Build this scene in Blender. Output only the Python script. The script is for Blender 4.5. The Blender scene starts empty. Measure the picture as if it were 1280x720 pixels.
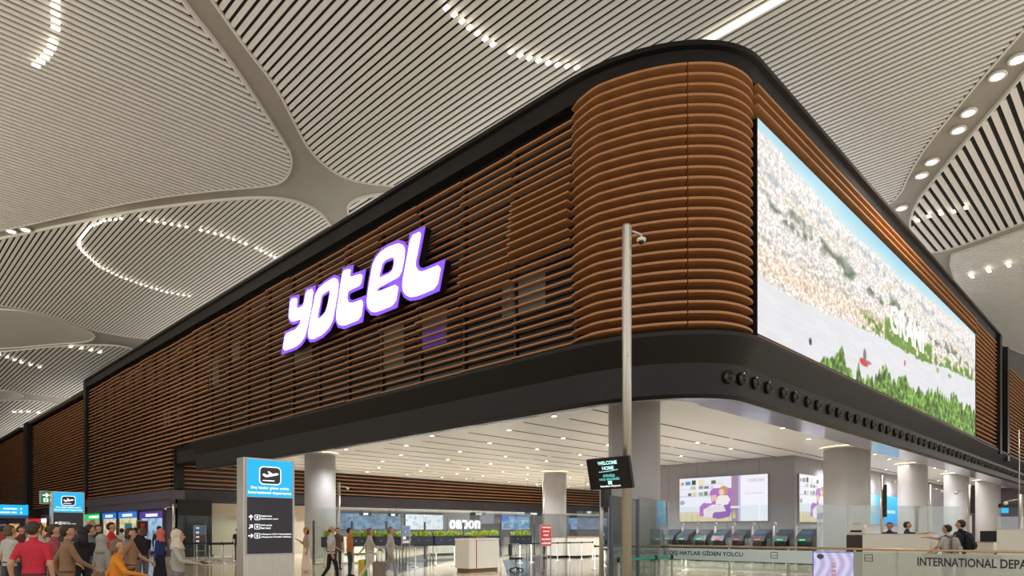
import bpy, bmesh, math, random
import numpy as np
from mathutils import Vector, Matrix
random.seed(7)
rng = np.random.default_rng(11)
S = bpy.context.scene
COL = S.collection

# ------------------------------------------------------------------ camera
FPX = 832.0; HOR = 663.0; EYE = 1.6          # focal length and horizon in pixels of the 1280x720 frame
CX, CY = -13.5, -7.35                        # hotel corner is the world origin, X along its right face, Y along its left face
AL = math.radians(44.76)
FW = (math.cos(AL), math.sin(AL)); RT = (math.sin(AL), -math.cos(AL))
cd = bpy.data.cameras.new('camera'); cam = bpy.data.objects.new('camera', cd); COL.objects.link(cam)
cam.location = (CX, CY, EYE); cam.rotation_euler = (math.pi/2, 0, AL-math.pi/2)
cd.sensor_width = 36.0; cd.lens = FPX/1280*36; cd.shift_y = (HOR-360)/1280; cd.clip_end = 600; cd.clip_start = 0.1
S.camera = cam

# ------------------------------------------------------------------ light and exposure
W = bpy.data.worlds.new('World'); S.world = W; W.use_nodes = True
W.node_tree.nodes['Background'].inputs[0].default_value = (1.0, 0.96, 0.91, 1)
W.node_tree.nodes['Background'].inputs[1].default_value = 0.9
S.view_settings.view_transform = 'Standard'; S.view_settings.look = 'None'
S.view_settings.gamma = 1.0; S.view_settings.use_curve_mapping = False
S.view_settings.exposure = 0.22

def area_light(name, loc, rot, sx, sy, power, color=(1, .94, .84)):
    l = bpy.data.lights.new(name, 'AREA'); l.shape = 'RECTANGLE'; l.size = sx; l.size_y = sy
    l.energy = power; l.color = color
    o = bpy.data.objects.new(name, l); o.location = loc; o.rotation_euler = rot; COL.objects.link(o); return o
# unseen fill lights added on both sides of the hall to brighten the vault
area_light('vault_fill', (-34, 34, 4.0), (math.pi, 0, 0), 16, 90, 17000, (1,.97,.93))
area_light('vault_fill', (26, -34, 4.0), (math.pi, 0, 0), 70, 18, 13000, (1,.97,.96))
# uplights standing on the hotel roof, behind its parapet, wash the vault above
area_light('roof_uplight', (5.5, 28, 13.3), (math.pi, 0, 0), 7, 46, 700)
area_light('roof_uplight', (22, 5.5, 13.3), (math.pi, 0, 0), 28, 7, 450, (1, .95, .93))
area_light('roof_uplight', (6, 100, 13.0), (math.pi, 0, 0), 7, 60, 1200)

# ------------------------------------------------------------------ pixel helpers (direction from a pixel, distance from a plane)
def at(px, py, d):
    r = (px-640)/FPX*d; u = (HOR-py)/FPX*d
    return Vector((CX+FW[0]*d+RT[0]*r, CY+FW[1]*d+RT[1]*r, EYE+u))
def on_z(px, py, z): return at(px, py, (z-EYE)*FPX/(HOR-py))
def on_x(px, py, x):
    k = (px-640)/FPX; return at(px, py, (x-CX)/(FW[0]+RT[0]*k))
def on_y(px, py, y):
    k = (px-640)/FPX; return at(px, py, (y-CY)/(FW[1]+RT[1]*k))
def gp(px, d):
    p = at(px, HOR, d); return (p.x, p.y)
def depth_x(px, x): return (x-CX)/(FW[0]+RT[0]*(px-640)/FPX)
def depth_y(px, y): return (y-CY)/(FW[1]+RT[1]*(px-640)/FPX)

# ------------------------------------------------------------------ materials
def lin(c):
    return tuple((v/255/12.92 if v/255 <= .04045 else ((v/255+.055)/1.055)**2.4) for v in c)
MATS = {}
def mat(name, rgb=(128,128,128), rough=.5, metal=0., scale=0, amt=0., bump=0., emit=0., stretch=(1,1,1), spec=.5):
    if name in MATS: return MATS[name]
    m = bpy.data.materials.new(name); m.use_nodes = True; MATS[name] = m
    nt = m.node_tree; b = nt.nodes['Principled BSDF']; L = nt.links
    c = lin(rgb)
    b.inputs['Base Color'].default_value = (*c, 1); b.inputs['Roughness'].default_value = rough
    b.inputs['Metallic'].default_value = metal; b.inputs['Specular IOR Level'].default_value = spec
    if emit:
        b.inputs['Emission Color'].default_value = (*c, 1); b.inputs['Emission Strength'].default_value = emit
        if emit >= .5: b.inputs['Base Color'].default_value = (0.02,0.02,0.02,1)
    if scale:
        tc = nt.nodes.new('ShaderNodeTexCoord'); mp = nt.nodes.new('ShaderNodeMapping'); mp.inputs['Scale'].default_value = stretch
        n = nt.nodes.new('ShaderNodeTexNoise'); n.inputs['Scale'].default_value = scale; n.inputs['Detail'].default_value = 4
        L.new(tc.outputs['Object'], mp.inputs[0]); L.new(mp.outputs[0], n.inputs['Vector'])
        if amt:
            r = nt.nodes.new('ShaderNodeValToRGB')
            r.color_ramp.elements[0].color = (*[max(0, v*(1-amt)) for v in c], 1); r.color_ramp.elements[1].color = (*[min(1, v*(1+amt)) for v in c], 1)
            r.color_ramp.elements[0].position = .3; r.color_ramp.elements[1].position = .7
            L.new(n.outputs['Fac'], r.inputs[0]); L.new(r.outputs[0], b.inputs['Base Color'])
        if bump:
            bp = nt.nodes.new('ShaderNodeBump'); bp.inputs['Strength'].default_value = bump; bp.inputs['Distance'].default_value = .01
            L.new(n.outputs['Fac'], bp.inputs['Height']); L.new(bp.outputs[0], b.inputs['Normal'])
    return m
def glass(name, tint=(245,250,249), gloss=.02, amount=.6):
    if name in MATS: return MATS[name]
    m = bpy.data.materials.new(name); m.use_nodes = True; MATS[name] = m
    nt = m.node_tree; nt.nodes.clear()
    o = nt.nodes.new('ShaderNodeOutputMaterial'); mx = nt.nodes.new('ShaderNodeMixShader'); t = nt.nodes.new('ShaderNodeBsdfTransparent')
    g = nt.nodes.new('ShaderNodeBsdfGlossy'); fr = nt.nodes.new('ShaderNodeFresnel'); fr.inputs[0].default_value = 1.5
    ml = nt.nodes.new('ShaderNodeMath'); ml.operation = 'MULTIPLY'; ml.inputs[1].default_value = amount
    t.inputs[0].default_value = (*lin(tint), 1); g.inputs['Roughness'].default_value = gloss
    nt.links.new(fr.outputs[0], ml.inputs[0]); nt.links.new(ml.outputs[0], mx.inputs[0])
    nt.links.new(t.outputs[0], mx.inputs[1]); nt.links.new(g.outputs[0], mx.inputs[2]); nt.links.new(mx.outputs[0], o.inputs[0])
    return m
def print_mat(name, strength=1.0):
    if name in MATS: return MATS[name]
    m = bpy.data.materials.new(name); m.use_nodes = True; MATS[name] = m
    nt = m.node_tree; b = nt.nodes['Principled BSDF']; a = nt.nodes.new('ShaderNodeAttribute'); a.attribute_name = 'print'
    nt.links.new(a.outputs['Color'], b.inputs['Emission Color']); b.inputs['Emission Strength'].default_value = strength
    b.inputs['Base Color'].default_value = (.02,.02,.02,1); b.inputs['Roughness'].default_value = .4
    return m

M_slat = mat('timber_slat', (170,117,72), .42, 0, 3, .15, .05, stretch=(.15,1,1))
M_dark = mat('dark_metal', (15,13,12), .42, 0, 2, .12, spec=.35)
M_black = mat('black_metal', (26,24,23), .35, .2)
M_glassdark = mat('dark_glazing', (24,19,16), .22, 0, .5, .35)
M_rib = mat('vault_rib', (152,146,134), .55, 0, .6, .05)
M_cslat = mat('vault_slat', (224,220,212), .5, 0, 1.5, .04)
M_void = mat('vault_void', (22,19,17), .8)
M_rim = mat('vault_rim', (214,209,198), .4)
M_steel = mat('brushed_steel', (196,191,182), .3, .85, 30, .08, stretch=(1,1,.05))
M_steel2 = mat('satin_aluminium', (178,178,176), .35, .7)
M_floor = mat('polished_stone', (206,192,164), .12, 0, 1.2, .07)
M_fdark = mat('dark_granite', (70,64,58), .1, 0, 6, .2)
M_white = mat('white_laminate', (226,222,210), .4, 0, 1, .02)
M_col = mat('column_panel', (182,180,182), .45, .0, 1.5, .03)
M_ceil = mat('soffit_panel', (216,217,222), .4, 0, .8, .03)
M_slot = mat('soffit_slot', (40,38,36), .6)
M_wallg = mat('grey_wall_panel', (148,146,156), .45, 0, 1, .03)
M_wallp = mat('plum_grey_fascia', (92,84,98), .35, .2, 2, .08)
M_refl = mat('mirror_soffit', (170,176,196), .18, .85, .7, .15)
M_led = mat('led_white', (255,244,222), .5, emit=2.6)
M_warm = mat('led_warm', (255,214,150), .5, emit=5)
M_glass = glass('clear_glass'); M_glass2 = glass('tinted_glass', (238,245,243), .03, .5)
M_navy = mat('navy_planter', (34,40,56), .5, 0, 5, .1)
M_leaf = mat('planter_leaf', (150,172,48), .6, 0, 8, .3)
M_redb = mat('red_board', (196,52,44), .5); M_textw = mat('white_print', (240,240,236), .5, emit=.35)
M_red = mat('red_stripe', (176,36,30), .5)
M_brown = mat('brown_plinth', (120,92,62), .5, 0, 4, .15)
M_belt = mat('black_belt', (24,24,26), .7)
M_cyan = mat('cyan_lightbox', (0,176,232), .4, emit=1.0)
M_navyp = mat('charcoal_panel', (48,48,60), .3)
M_textl = mat('lit_white_print', (255,255,255), .4, emit=1.1)
M_frost = mat('frosted_film', (196,214,220), .6)
def frost(name, rgb, k):
    m = glass(name); nt = m.node_tree; n = nt.nodes; mx = [q for q in n if q.type == 'MIX_SHADER'][0]; d = n.new('ShaderNodeBsdfDiffuse'); d.inputs[0].default_value = (*lin(rgb),1)
    m2 = n.new('ShaderNodeMixShader'); m2.inputs[0].default_value = k; o = [q for q in n if q.type == 'OUTPUT_MATERIAL'][0]
    nt.links.new(mx.outputs[0], m2.inputs[1]); nt.links.new(d.outputs[0], m2.inputs[2]); nt.links.new(m2.outputs[0], o.inputs[0]); return m
M_ink = mat('ink', (40,44,54), .6)

# ------------------------------------------------------------------ mesh helpers
class MB:
    def __init__(s): s.v = []; s.f = []; s.m = []; s.sm = []
    def add(s, vs, fs, mi=0, smooth=False):
        o = len(s.v); s.v += [tuple(p) for p in vs]
        for f in fs: s.f.append([i+o for i in f]); s.m.append(mi); s.sm.append(smooth)
        return s
    def box(s, x0, x1, y0, y1, z0, z1, mi=0):
        return s.add([(x0,y0,z0),(x1,y0,z0),(x1,y1,z0),(x0,y1,z0),(x0,y0,z1),(x1,y0,z1),(x1,y1,z1),(x0,y1,z1)],
              [(3,2,1,0),(4,5,6,7),(0,1,5,4),(1,2,6,5),(2,3,7,6),(3,0,4,7)], mi)
    def tube(s, p0, p1, r0, r1=None, n=12, mi=0, caps=True, smooth=True):
        r1 = r0 if r1 is None else r1
        p0 = Vector(p0); p1 = Vector(p1); a = (p1-p0).normalized()
        t = Vector((0,0,1)) if abs(a.z) < .9 else Vector((1,0,0)); u = a.cross(t).normalized(); w = a.cross(u)
        vs = [];
        for p, r in ((p0,r0),(p1,r1)):
            for i in range(n):
                q = 2*math.pi*i/n; vs.append(p+u*(r*math.cos(q))+w*(r*math.sin(q)))
        o = len(s.v)
        s.add(vs, [(i,(i+1)%n,n+(i+1)%n,n+i) for i in range(n)], mi, smooth)
        if caps:
            s.f.append([o+i for i in range(n)][::-1]); s.m.append(mi); s.sm.append(False)
            s.f.append([o+n+i for i in range(n)]); s.m.append(mi); s.sm.append(False)
        return s
    def path(s, pts, r, n=8, mi=0):
        for a, b in zip(pts[:-1], pts[1:]): s.tube(a, b, r, n=n, mi=mi)
        return s
    def loft(s, rings, mi=0, n=14, smooth=True):
        # rings: (center, u, w, ru, rw)
        vs = []
        for c, u, w, ru, rw in rings:
            for i in range(n):
                q = 2*math.pi*i/n; vs.append(Vector(c)+Vector(u)*(ru*math.cos(q))+Vector(w)*(rw*math.sin(q)))
        k = len(rings); o = len(s.v)
        s.add(vs, [(j*n+i, j*n+(i+1)%n, (j+1)*n+(i+1)%n, (j+1)*n+i) for j in range(k-1) for i in range(n)], mi, smooth)
        s.f.append([o+i for i in range(n)][::-1]); s.m.append(mi); s.sm.append(smooth)
        s.f.append([o+(k-1)*n+i for i in range(n)]); s.m.append(mi); s.sm.append(smooth)
        return s
    def lathe(s, prof, n=24, mi=0, c=(0,0,0)):
        X=Vector((1,0,0)); Y=Vector((0,1,0))
        return s.loft([((c[0],c[1],c[2]+z),X,Y,max(r,.0005),max(r,.0005)) for r,z in prof], mi, n)
    def ball(s, c, rx, ry, rz, mi=0, n=12, k=8):
        c = Vector(c)
        return s.loft([(c+Vector((0,0,-rz*math.cos(math.pi*j/k))),(1,0,0),(0,1,0),max(rx*math.sin(math.pi*j/k),.001),max(ry*math.sin(math.pi*j/k),.001)) for j in range(k+1)], mi, n)
    def prism(s, poly, z0, z1, mi=0):
        n = len(poly)
        s.add([(x,y,z0) for x,y in poly]+[(x,y,z1) for x,y in poly],
              [tuple(range(n))[::-1], tuple(range(n,2*n))]+[(i,(i+1)%n,n+(i+1)%n,n+i) for i in range(n)], mi)
        return s
    def mesh(s, name, mats):
        me = bpy.data.meshes.new(name); me.from_pydata(s.v, [], s.f)
        for m in (mats if isinstance(mats,(list,tuple)) else [mats]): me.materials.append(m)
        me.polygons.foreach_set('material_index', s.m); me.polygons.foreach_set('use_smooth', s.sm)
        bm = bmesh.new(); bm.from_mesh(me); bmesh.ops.recalc_face_normals(bm, faces=bm.faces); bm.to_mesh(me); bm.free()
        return me
    def build(s, name, mats, parent=None, **kw): return obj(name, s.mesh(name, mats), parent, **kw)
def obj(name, me, parent=None, label=None, cat=None, group=None, kind=None, loc=None, rot=None, scale=None):
    o = bpy.data.objects.new(name, me); COL.objects.link(o)
    if parent: o.parent = parent
    if loc is not None: o.location = loc
    if rot is not None: o.rotation_euler = rot
    if scale is not None: o.scale = scale
    return tag(o, label, cat, group, kind)
def tag(o, label=None, cat=None, group=None, kind=None):
    if label: o['label'] = label
    if cat: o['category'] = cat
    if group: o['group'] = group
    if kind: o['kind'] = kind
    return o
def thing(name, label, cat, loc=(0,0,0), rz=0, group=None, kind=None):
    return obj(name, None, None, label, cat, group, kind, loc, (0,0,rz))
def dup(o, parent=None):
    c = o.copy(); COL.objects.link(c); c.parent = parent
    for ch in list(o.children): dup(ch, c)
    return c
UNIT = {}
def unit(m):
    if m.name not in UNIT: UNIT[m.name] = MB().box(-.5,.5,-.5,.5,-.5,.5).mesh('bar', m)
    return UNIT[m.name]
def bar(name, m, c, size, parent=None, rz=0, **kw):
    return obj(name, unit(m), parent, loc=c, rot=(0,0,rz), scale=size, **kw)
def text(name, s, size, m, loc, rot, parent=None, extrude=.002, align='CENTER', width=None, height=None, bold=.022, **kw):
    cu = bpy.data.curves.new(name, 'FONT'); cu.body = s; cu.size = size; cu.extrude = extrude; cu.align_x = align; cu.align_y = 'CENTER'
    cu.resolution_u = 3; cu.offset = bold*size
    t = bpy.data.objects.new(name, cu); me = bpy.data.meshes.new_from_object(t); bpy.data.objects.remove(t)
    me.materials.clear(); me.materials.append(m); me.name = name
    if width or height:
        xs = [v.co.x for v in me.vertices]; ys = [v.co.y for v in me.vertices]
        w = max(xs)-min(xs); h = max(ys)-min(ys); k = width/w if width else 1; kh = height/h if height else k
        cxm = (max(xs)+min(xs))/2 if align == 'CENTER' else min(xs); cym = (max(ys)+min(ys))/2
        for v in me.vertices: v.co.x = (v.co.x-cxm)*k; v.co.y = (v.co.y-cym)*kh
    return obj(name, me, parent, loc=loc, rot=rot, **kw)
H90 = math.pi/2
FRONT = (H90, 0, 0)         # lettering on a face that looks to local -Y

def raster_panel(name, w, h, nx, ny, func, m, parent, loc, kind=None):
    """flat printed face in local XZ looking to -Y; func(u,v)->rgb 0..255 arrays"""
    u = np.linspace(0,1,nx); v = np.linspace(0,1,ny); U, V = np.meshgrid(u, v)
    rgb = np.clip(np.stack(func(U, V), -1)/255., 0, 1); rgb = np.where(rgb <= .04045, rgb/12.92, ((rgb+.055)/1.055)**2.4)
    co = np.stack([(U-.5)*w, np.zeros_like(U), V*h], -1).reshape(-1,3)
    idx = np.arange(nx*ny).reshape(ny,nx)
    fs = np.stack([idx[:-1,:-1],idx[:-1,1:],idx[1:,1:],idx[1:,:-1]],-1).reshape(-1,4)
    me = bpy.data.meshes.new(name); me.from_pydata(co.tolist(), [], fs.tolist())
    a = me.color_attributes.new('print','FLOAT_COLOR','POINT')
    a.data.foreach_set('color', np.concatenate([rgb.reshape(-1,3), np.ones((nx*ny,1))],1).astype(np.float32).ravel())
    me.materials.append(m)
    return obj(name, me, parent, loc=loc, kind=kind)
def vnoise(U, V, sx, sy, seed=0, octaves=3):
    out = np.zeros_like(U); amp = 1.; tot = 0
    for o in range(octaves):
        r = np.random.default_rng(seed+o).random((int(sy)+3, int(sx)+3))
        x = U*sx; y = V*sy; i = np.clip(x.astype(int),0,int(sx)+1); j = np.clip(y.astype(int),0,int(sy)+1)
        fx = x-i; fy = y-j; fx = fx*fx*(3-2*fx); fy = fy*fy*(3-2*fy)
        out += amp*((r[j,i]*(1-fx)+r[j,i+1]*fx)*(1-fy)+(r[j+1,i]*(1-fx)+r[j+1,i+1]*fx)*fy)
        tot += amp; amp *= .5; sx *= 2; sy *= 2
    return out/tot

# ================================================================== SETTING
ZC = 16.5       # vault underside
ZT = 13.5       # hotel roof edge
YS = 34.7       # back wall of the passport hall
HC = 5.7        # its soffit
# ---- floor
fl = MB().box(-90,130,-20,190,-.3,0).build('floor', M_floor, kind='structure', label='polished beige stone floor of the terminal hall')
def band(poly):
    MB().prism(poly, .0005, .004).build('floor_band', M_fdark, fl)
pp = [on_z(*p, 0.0).to_2d() for p in ((452,706),(560,688),(606,692),(500,716))]
band([tuple(p) for p in pp])
pp = [on_z(*p, 0.0).to_2d() for p in ((628,700),(705,690),(772,704),(790,735),(640,735))]
band([tuple(p) for p in pp])
pp = [on_z(*p, 0.0).to_2d() for p in ((226,702),(300,699),(300,704),(226,707))]
band([tuple(p) for p in pp])

# ---- vault
ceil = MB().prism([(-120,108),(62,-75),(130,-75),(130,230),(-120,230)], ZC, ZC+.4).build('ceiling', M_rib, kind='structure', label='grey vaulted terminal ceiling with slatted petal panels')
def petal(pix, direction, pitch, individual=True, smooth=False, w=.54, drop=.06):
    poly = [tuple(on_z(x, y, ZC).to_2d()) for x, y in pix]
    # rounded outline
    for _ in range(2):
        q = []
        for a, b in zip(poly, poly[1:]+poly[:1]):
            q += [(a[0]*.75+b[0]*.25, a[1]*.75+b[1]*.25), (a[0]*.25+b[0]*.75, a[1]*.25+b[1]*.75)]
        poly = q
    mb = MB(); n = len(poly)
    mb.prism(poly, ZC-.03, ZC-.002, 0)
    # rim lip round the panel
    cxy = Vector((sum(p[0] for p in poly)/n, sum(p[1] for p in poly)/n))
    P = [Vector(p) for p in poly]; N = []
    area = sum(a.x*b.y-b.x*a.y for a, b in zip(P, P[1:]+P[:1])); sg = 1 if area > 0 else -1
    for i in range(n):
        t = (P[(i+1)%n]-P[i-1]); t = t.normalized() if t.length > 1e-6 else Vector((1,0)); N.append(Vector((t.y,-t.x))*sg)
    vs = []
    for p, nn in zip(P, N):
        for o, z in ((.0,ZC-.03),(.0,ZC-drop-.05),(.07,ZC-drop-.05),(.09,ZC)): vs.append((p.x+nn.x*o, p.y+nn.y*o, z))
    fs = []
    for i in range(n):
        j = (i+1)%n
        for k in range(3): fs.append((i*4+k, j*4+k, j*4+k+1, i*4+k+1))
    mb.add(vs, fs, 1)
    po = mb.build('ceiling_panel', [mat('smooth_vault',(196,192,183),.5,0,.6,.03) if smooth else M_void, M_rim], ceil)
    if smooth: return po
    ax = 0 if direction == 'L' else 1        # L: slats run along Y at constant X
    lo = min(p[ax] for p in poly); hi = max(p[ax] for p in poly)
    joined = MB(); c = lo+pitch*.6; cnt = 0
    while c < hi-pitch*.3:
        xs = []
        for a, b in zip(poly, poly[1:]+poly[:1]):
            if (a[ax]-c)*(b[ax]-c) < 0:
                t = (c-a[ax])/(b[ax]-a[ax]); xs.append(a[1-ax]+t*(b[1-ax]-a[1-ax]))
        xs.sort()
        for s0, s1 in zip(xs[0::2], xs[1::2]):
            if s1-s0 < .15: continue
            mid = (s0+s1)/2; ln = s1-s0-.02; cnt += 1
            ctr = (c, mid, ZC-.03-drop/2) if ax == 0 else (mid, c, ZC-.03-drop/2)
            size = (pitch*w, ln, drop) if ax == 0 else (ln, pitch*w, drop)
            if individual: bar('ceiling_slat', M_cslat, ctr, size, po)
            else: joined.box(ctr[0]-size[0]/2,ctr[0]+size[0]/2,ctr[1]-size[1]/2,ctr[1]+size[1]/2,ctr[2]-size[2]/2,ctr[2]+size[2]/2)
        c += pitch
    if not individual: joined.build('ceiling_slats', M_cslat, po, kind='stuff')
    return po
petal([(122,-150),(227,0),(271,54),(308,106),(350,171),(366,197),(356,225),(325,231),(250,237),(167,249),(83,267),(25,281),(-60,298),(-160,314),(-300,325),(-330,200),(-300,60),(-200,-150)], 'R', .275)
petal([(164,-150),(269,0),(308,56),(346,104),(367,146),(388,187),(420,215),(452,226),(499,230),(560,240),(800,262),(1050,268),(1118,256),(1143,197),(1207,117),(1280,32),(1437,-150)], 'L', .25)
petal([(1420,-80),(1280,92),(1189,197),(1132,270),(1150,312),(1173,314),(1217,300),(1280,275),(1400,235),(1560,170)], 'R', .35, w=.55)
petal([(-300,348),(-150,325),(0,298),(83,280),(167,263),(250,252),(312,246),(354,247),(387,256),(408,272),(422,300),(410,340),(330,395),(260,418),(200,423),(169,421),(120,413),(89,402),(53,389),(0,380),(-100,372),(-300,366)], 'L', .225)
petal([(434,258),(443,250),(457,245),(483,241),(510,243),(520,262),(480,280),(440,275)], 'L', .3)
petal([(-250,383),(0,384),(53,392),(89,405),(115,415),(119,421),(107,427),(67,429),(0,436),(-250,440)], 'L', .3, smooth=True)
petal([(-200,450),(0,440),(67,432),(133,430),(164,434),(185,445),(150,480),(110,496),(80,496),(27,490),(0,485),(-200,475)], 'L', .34, individual=False)
petal([(-100,486),(0,487),(20,490),(31,495),(20,498),(0,499),(-100,500)], 'L', .3, smooth=True)
petal([(-100,505),(0,501),(31,499),(71,503),(80,512),(40,534),(18,537),(0,536),(-100,532)], 'L', .4, individual=False)
petal([(1176,322),(1217,309),(1280,286),(1420,236),(1560,300),(1500,420),(1330,455),(1240,430)], 'L', .3, individual=False, w=.7)

def led_strip(pix, label, n, ln=.17, wd=.11, gapk=(), direction='L'):
    P = [on_z(x, y, ZC-.2) for x, y in pix]
    seg = [(b-a).length for a, b in zip(P[:-1], P[1:])]; tot = sum(seg)
    t = thing('ceiling_light_strip', label, 'ceiling light', tuple(P[0]), group='dashed light strips in the vault')
    n = max(4, int(tot/(1.6*max(ln,.3) if ln > .25 else .31)))
    for i in range(n):
        if gapk and i % 9 == 7: continue
        d = tot*(i+.5)/n; k = 0
        while k < len(seg)-1 and d > seg[k]: d -= seg[k]; k += 1
        p = P[k].lerp(P[k+1], d/seg[k])-P[0]
        bar('light_segment', M_led, (p.x, p.y, -.035), (wd, ln, .05) if direction == 'L' else (ln, wd, .05), t)
led_strip([(553,4),(586,32),(616,54),(653,69),(692,79),(727,84)], 'curved dashed light strip in the slatted panel above the corner of the timber facade', 22, gapk=(8,14,18))
led_strip([(892,46),(930,24),(976,-2),(1020,-30)], 'straight dashed light strip meeting the rounded roof corner of the timber facade', 7, 1.5, .14)
led_strip([(68,-30),(69,0),(70,30),(66,55),(56,71),(42,83)], 'hook-shaped dashed light strip in the slatted panel crossed by fine close slats', 20, gapk=(11,), direction='R', ln=.22)
led_strip([(155,272),(130,275),(112,283),(100,298),(98,306),(105,315),(125,333),(150,345),(180,356),(210,365),(240,370)], 'dashed light strip curling round the blunt end of the oval above the hotel sign', 44)
led_strip([(172,273),(200,277),(240,284),(280,294),(315,307),(352,325)], 'dashed light strip along the roof-side edge of the oval above the hotel sign', 34, gapk=(6,13,14,22))
led_strip([(-40,435),(0,443),(28,453),(55,460)], 'short dashed light strip in the far slatted panel beyond the smooth panel', 14, .5, .2)
led_strip([(82,432),(95,434),(108,436),(130,441)], 'short dashed light strip at the tip of the far slatted panel', 8, .5, .2, gapk=(5,6))
led_strip([(1140,277),(1165,268),(1195,263),(1215,256)], 'dashed light strip in the wide-slatted triangular panel beside the rib lamps', 6, .3, .14, direction='R')
led_strip([(1205,348),(1225,340),(1262,330),(1300,320)], 'dashed light strip in the finely slatted panel beyond the video wall', 5, .7, .16, direction='R')
led_strip([(14,515),(30,514),(54,516)], 'tiny dashed light strip in the farthest slatted panel', 8, .7, .3)

def rib_lamp(px, py, label, power, tilt=0):
    p = on_z(px, py, ZC)
    t = thing('rib_spotlight', label, 'spotlight', (p.x, p.y, ZC-.12), group='round spotlights in the vault ribs')
    MB().lathe([(.24,.12),(.27,.02),(.25,0),(.20,.0),(.18,.08)], 20).build('trim_ring', M_rim, t)
    MB().lathe([(.16,.05),(.165,.02),(.13,.0),(0,-.01)], 20).build('lens', mat('spot_lens', (255,246,230), .4, emit=14), t)
    l = bpy.data.lights.new('spot', 'SPOT'); l.energy = power; l.spot_size = 2.2; l.spot_blend = .6; l.shadow_soft_size = .2; l.color = (1,.93,.82)
    lo = bpy.data.objects.new('spot_beam', l); COL.objects.link(lo); lo.parent = t; lo.location = (0,0,-.08)
for i, (x, y) in enumerate(((1272,71),(1247,92),(1211,138),(1198,160),(1165,200),(1152,217),(1127,258))):
    rib_lamp(x, y, 'round bright spotlight in the wide rib beside the video wall', 900)
for x, y in ((14,287),(32,285)):
    rib_lamp(x, y, 'round bright spotlight in the slim rib above the crowd', 900)

# ---- hotel facade --------------------------------------------------------
AX, AY = 2.8, 4.05            # rounded corner: quarter ellipse from (0,AY) to (AX,0)
def corner(phi, o=0.):       # phi 0 at the left face, 90 deg at the right face; o = outward offset
    c, s = math.cos(phi), math.sin(phi)
    p = Vector((AX*(1-c), AY*(1-s))); n = Vector((-c/AX, -s/AY)).normalized()
    return p+n*o
def hotel_path(y_end, x_end, k=28):
    pts = [(Vector((0,y_end)), Vector((-1,0)))]
    for i in range(k+1):
        f = H90*i/k; c, s = math.cos(f), math.sin(f)
        pts.append((corner(f), Vector((-c/AX,-s/AY)).normalized()))
    pts.append((Vector((x_end,0)), Vector((0,-1)))); return pts
def sweep(name, path, prof, m, closed=True, **kw):
    mb = MB(); n = len(prof); vs = []
    for p, nn in path:
        for o, z in prof: vs.append((p.x-nn.x*o, p.y-nn.y*o, z))      # o inward
    k = len(path); fs = []; rngn = n if closed else n-1
    for i in range(k-1):
        for j in range(rngn): fs.append((i*n+j, (i+1)*n+j, (i+1)*n+(j+1)%n, i*n+(j+1)%n))
    if closed: fs += [tuple(range(n)), tuple((k-1)*n+j for j in range(n))]
    mb.add(vs, fs); return mb.build(name, m, **kw)
YE, XE = 53.5, 36.0
PATH = hotel_path(YE, XE)
sweep('trim_1', PATH, [(0,ZT),(0,ZT-.12),(.12,ZT-.16),(.14,ZT-.62),(.9,ZT-.62),(.9,ZT)], M_dark, kind='structure', label='dark metal roof fascia wrapping the timber facade')
sweep('wall_corner', hotel_path(5, 4, 28), [(.55,13),(.55,6.3),(.9,6.3),(.9,13)], M_glassdark, kind='structure', label='dark wall behind the deep curved slats of the rounded corner')
NR = 26; Z0 = 6.62; PZ = (12.86-Z0)/(NR-1)
rows = [Z0+PZ*i for i in range(NR)]
wc = bpy.data.objects['wall_corner']
def curved_slat(f0, f1, tap0, tap1, k=16):
    vs = []; fs = []
    for i in range(k+1):
        t = i/k; f = f0+(f1-f0)*t
        d = .40
        s = (f-0)/H90
        d0 = .10+.36*min(1, s/.16)**.8 if tap0 else .46
        d1 = .16+.30*min(1, (1-s)/.3)**.8 if tap1 else .46
        d = min(d0, d1)
        pin = corner(f, -.42); pout = corner(f, -.36+d)
        for p, z in ((pin,.045),(pout,.03),(pout,-.03),(pin,-.045)): vs.append((p.x,p.y,z))
    for i in range(k):
        for j in range(4): fs.append((i*4+j,(i+1)*4+j,(i+1)*4+(j+1)%4,i*4+(j+1)%4))
    fs += [(0,1,2,3), tuple(k*4+j for j in range(4))]
    return MB().add(vs, fs).mesh('corner_slat', M_slat)
ca = curved_slat(0.0, H90*.54, True, False); cb = curved_slat(H90*.545, H90, False, True)
for z in rows:
    obj('corner_slat', ca, wc, loc=(0,0,z)); obj('corner_slat', cb, wc, loc=(0,0,z))
# left face
wl = MB().box(.5,1.0,AY,YE,6.3,13).box(.5,1.0,YS,YE,3.2,6.4).build('wall_left', M_glassdark, kind='structure', label='long dark glazed wall behind horizontal timber slats')
joints = [AY]
while joints[-1] < YE-1.2: joints.append(min(joints[-1]+2.28, YE))
far = MB(); rnd = random.Random(3); NI = 11
for j, (y0, y1) in enumerate(zip(joints[:-1], joints[1:])):
    for r, z in enumerate(rows[:-1]):
        deep = math.exp(-((r-(14-2.2*j))/4.5)**2)*math.exp(-j/1.6)
        d = .09+.26*deep+(.05 if rnd.random() < .3 else 0)+.02*math.sin(j*1.7+r*.6)
        zz = z+rnd.uniform(-.006,.006)
        if j < NI: bar('facade_slat', M_slat, (.42-d/2, (y0+y1)/2, zz), (y1-y0-.015, d, .052), wl, rz=H90)
        else: far.box(.42-d,.42,y0+.01,y1-.01,zz-.032,zz+.032)
    # framing behind the slats
    bar('mullion', M_black, (.46, y0, 9.6), (.08,.08,6.3), wl)
    if y1 > YS+1.2:
        for k in range(11):
            z = Z0-PZ*(k+1); d = .14+(.05 if rnd.random() < .3 else 0)
            far.box(.42-d,.42,max(y0,YS)+.01,y1-.01,z-.032,z+.032)
far.build('facade_slats', M_slat, wl, kind='stuff')
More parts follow.
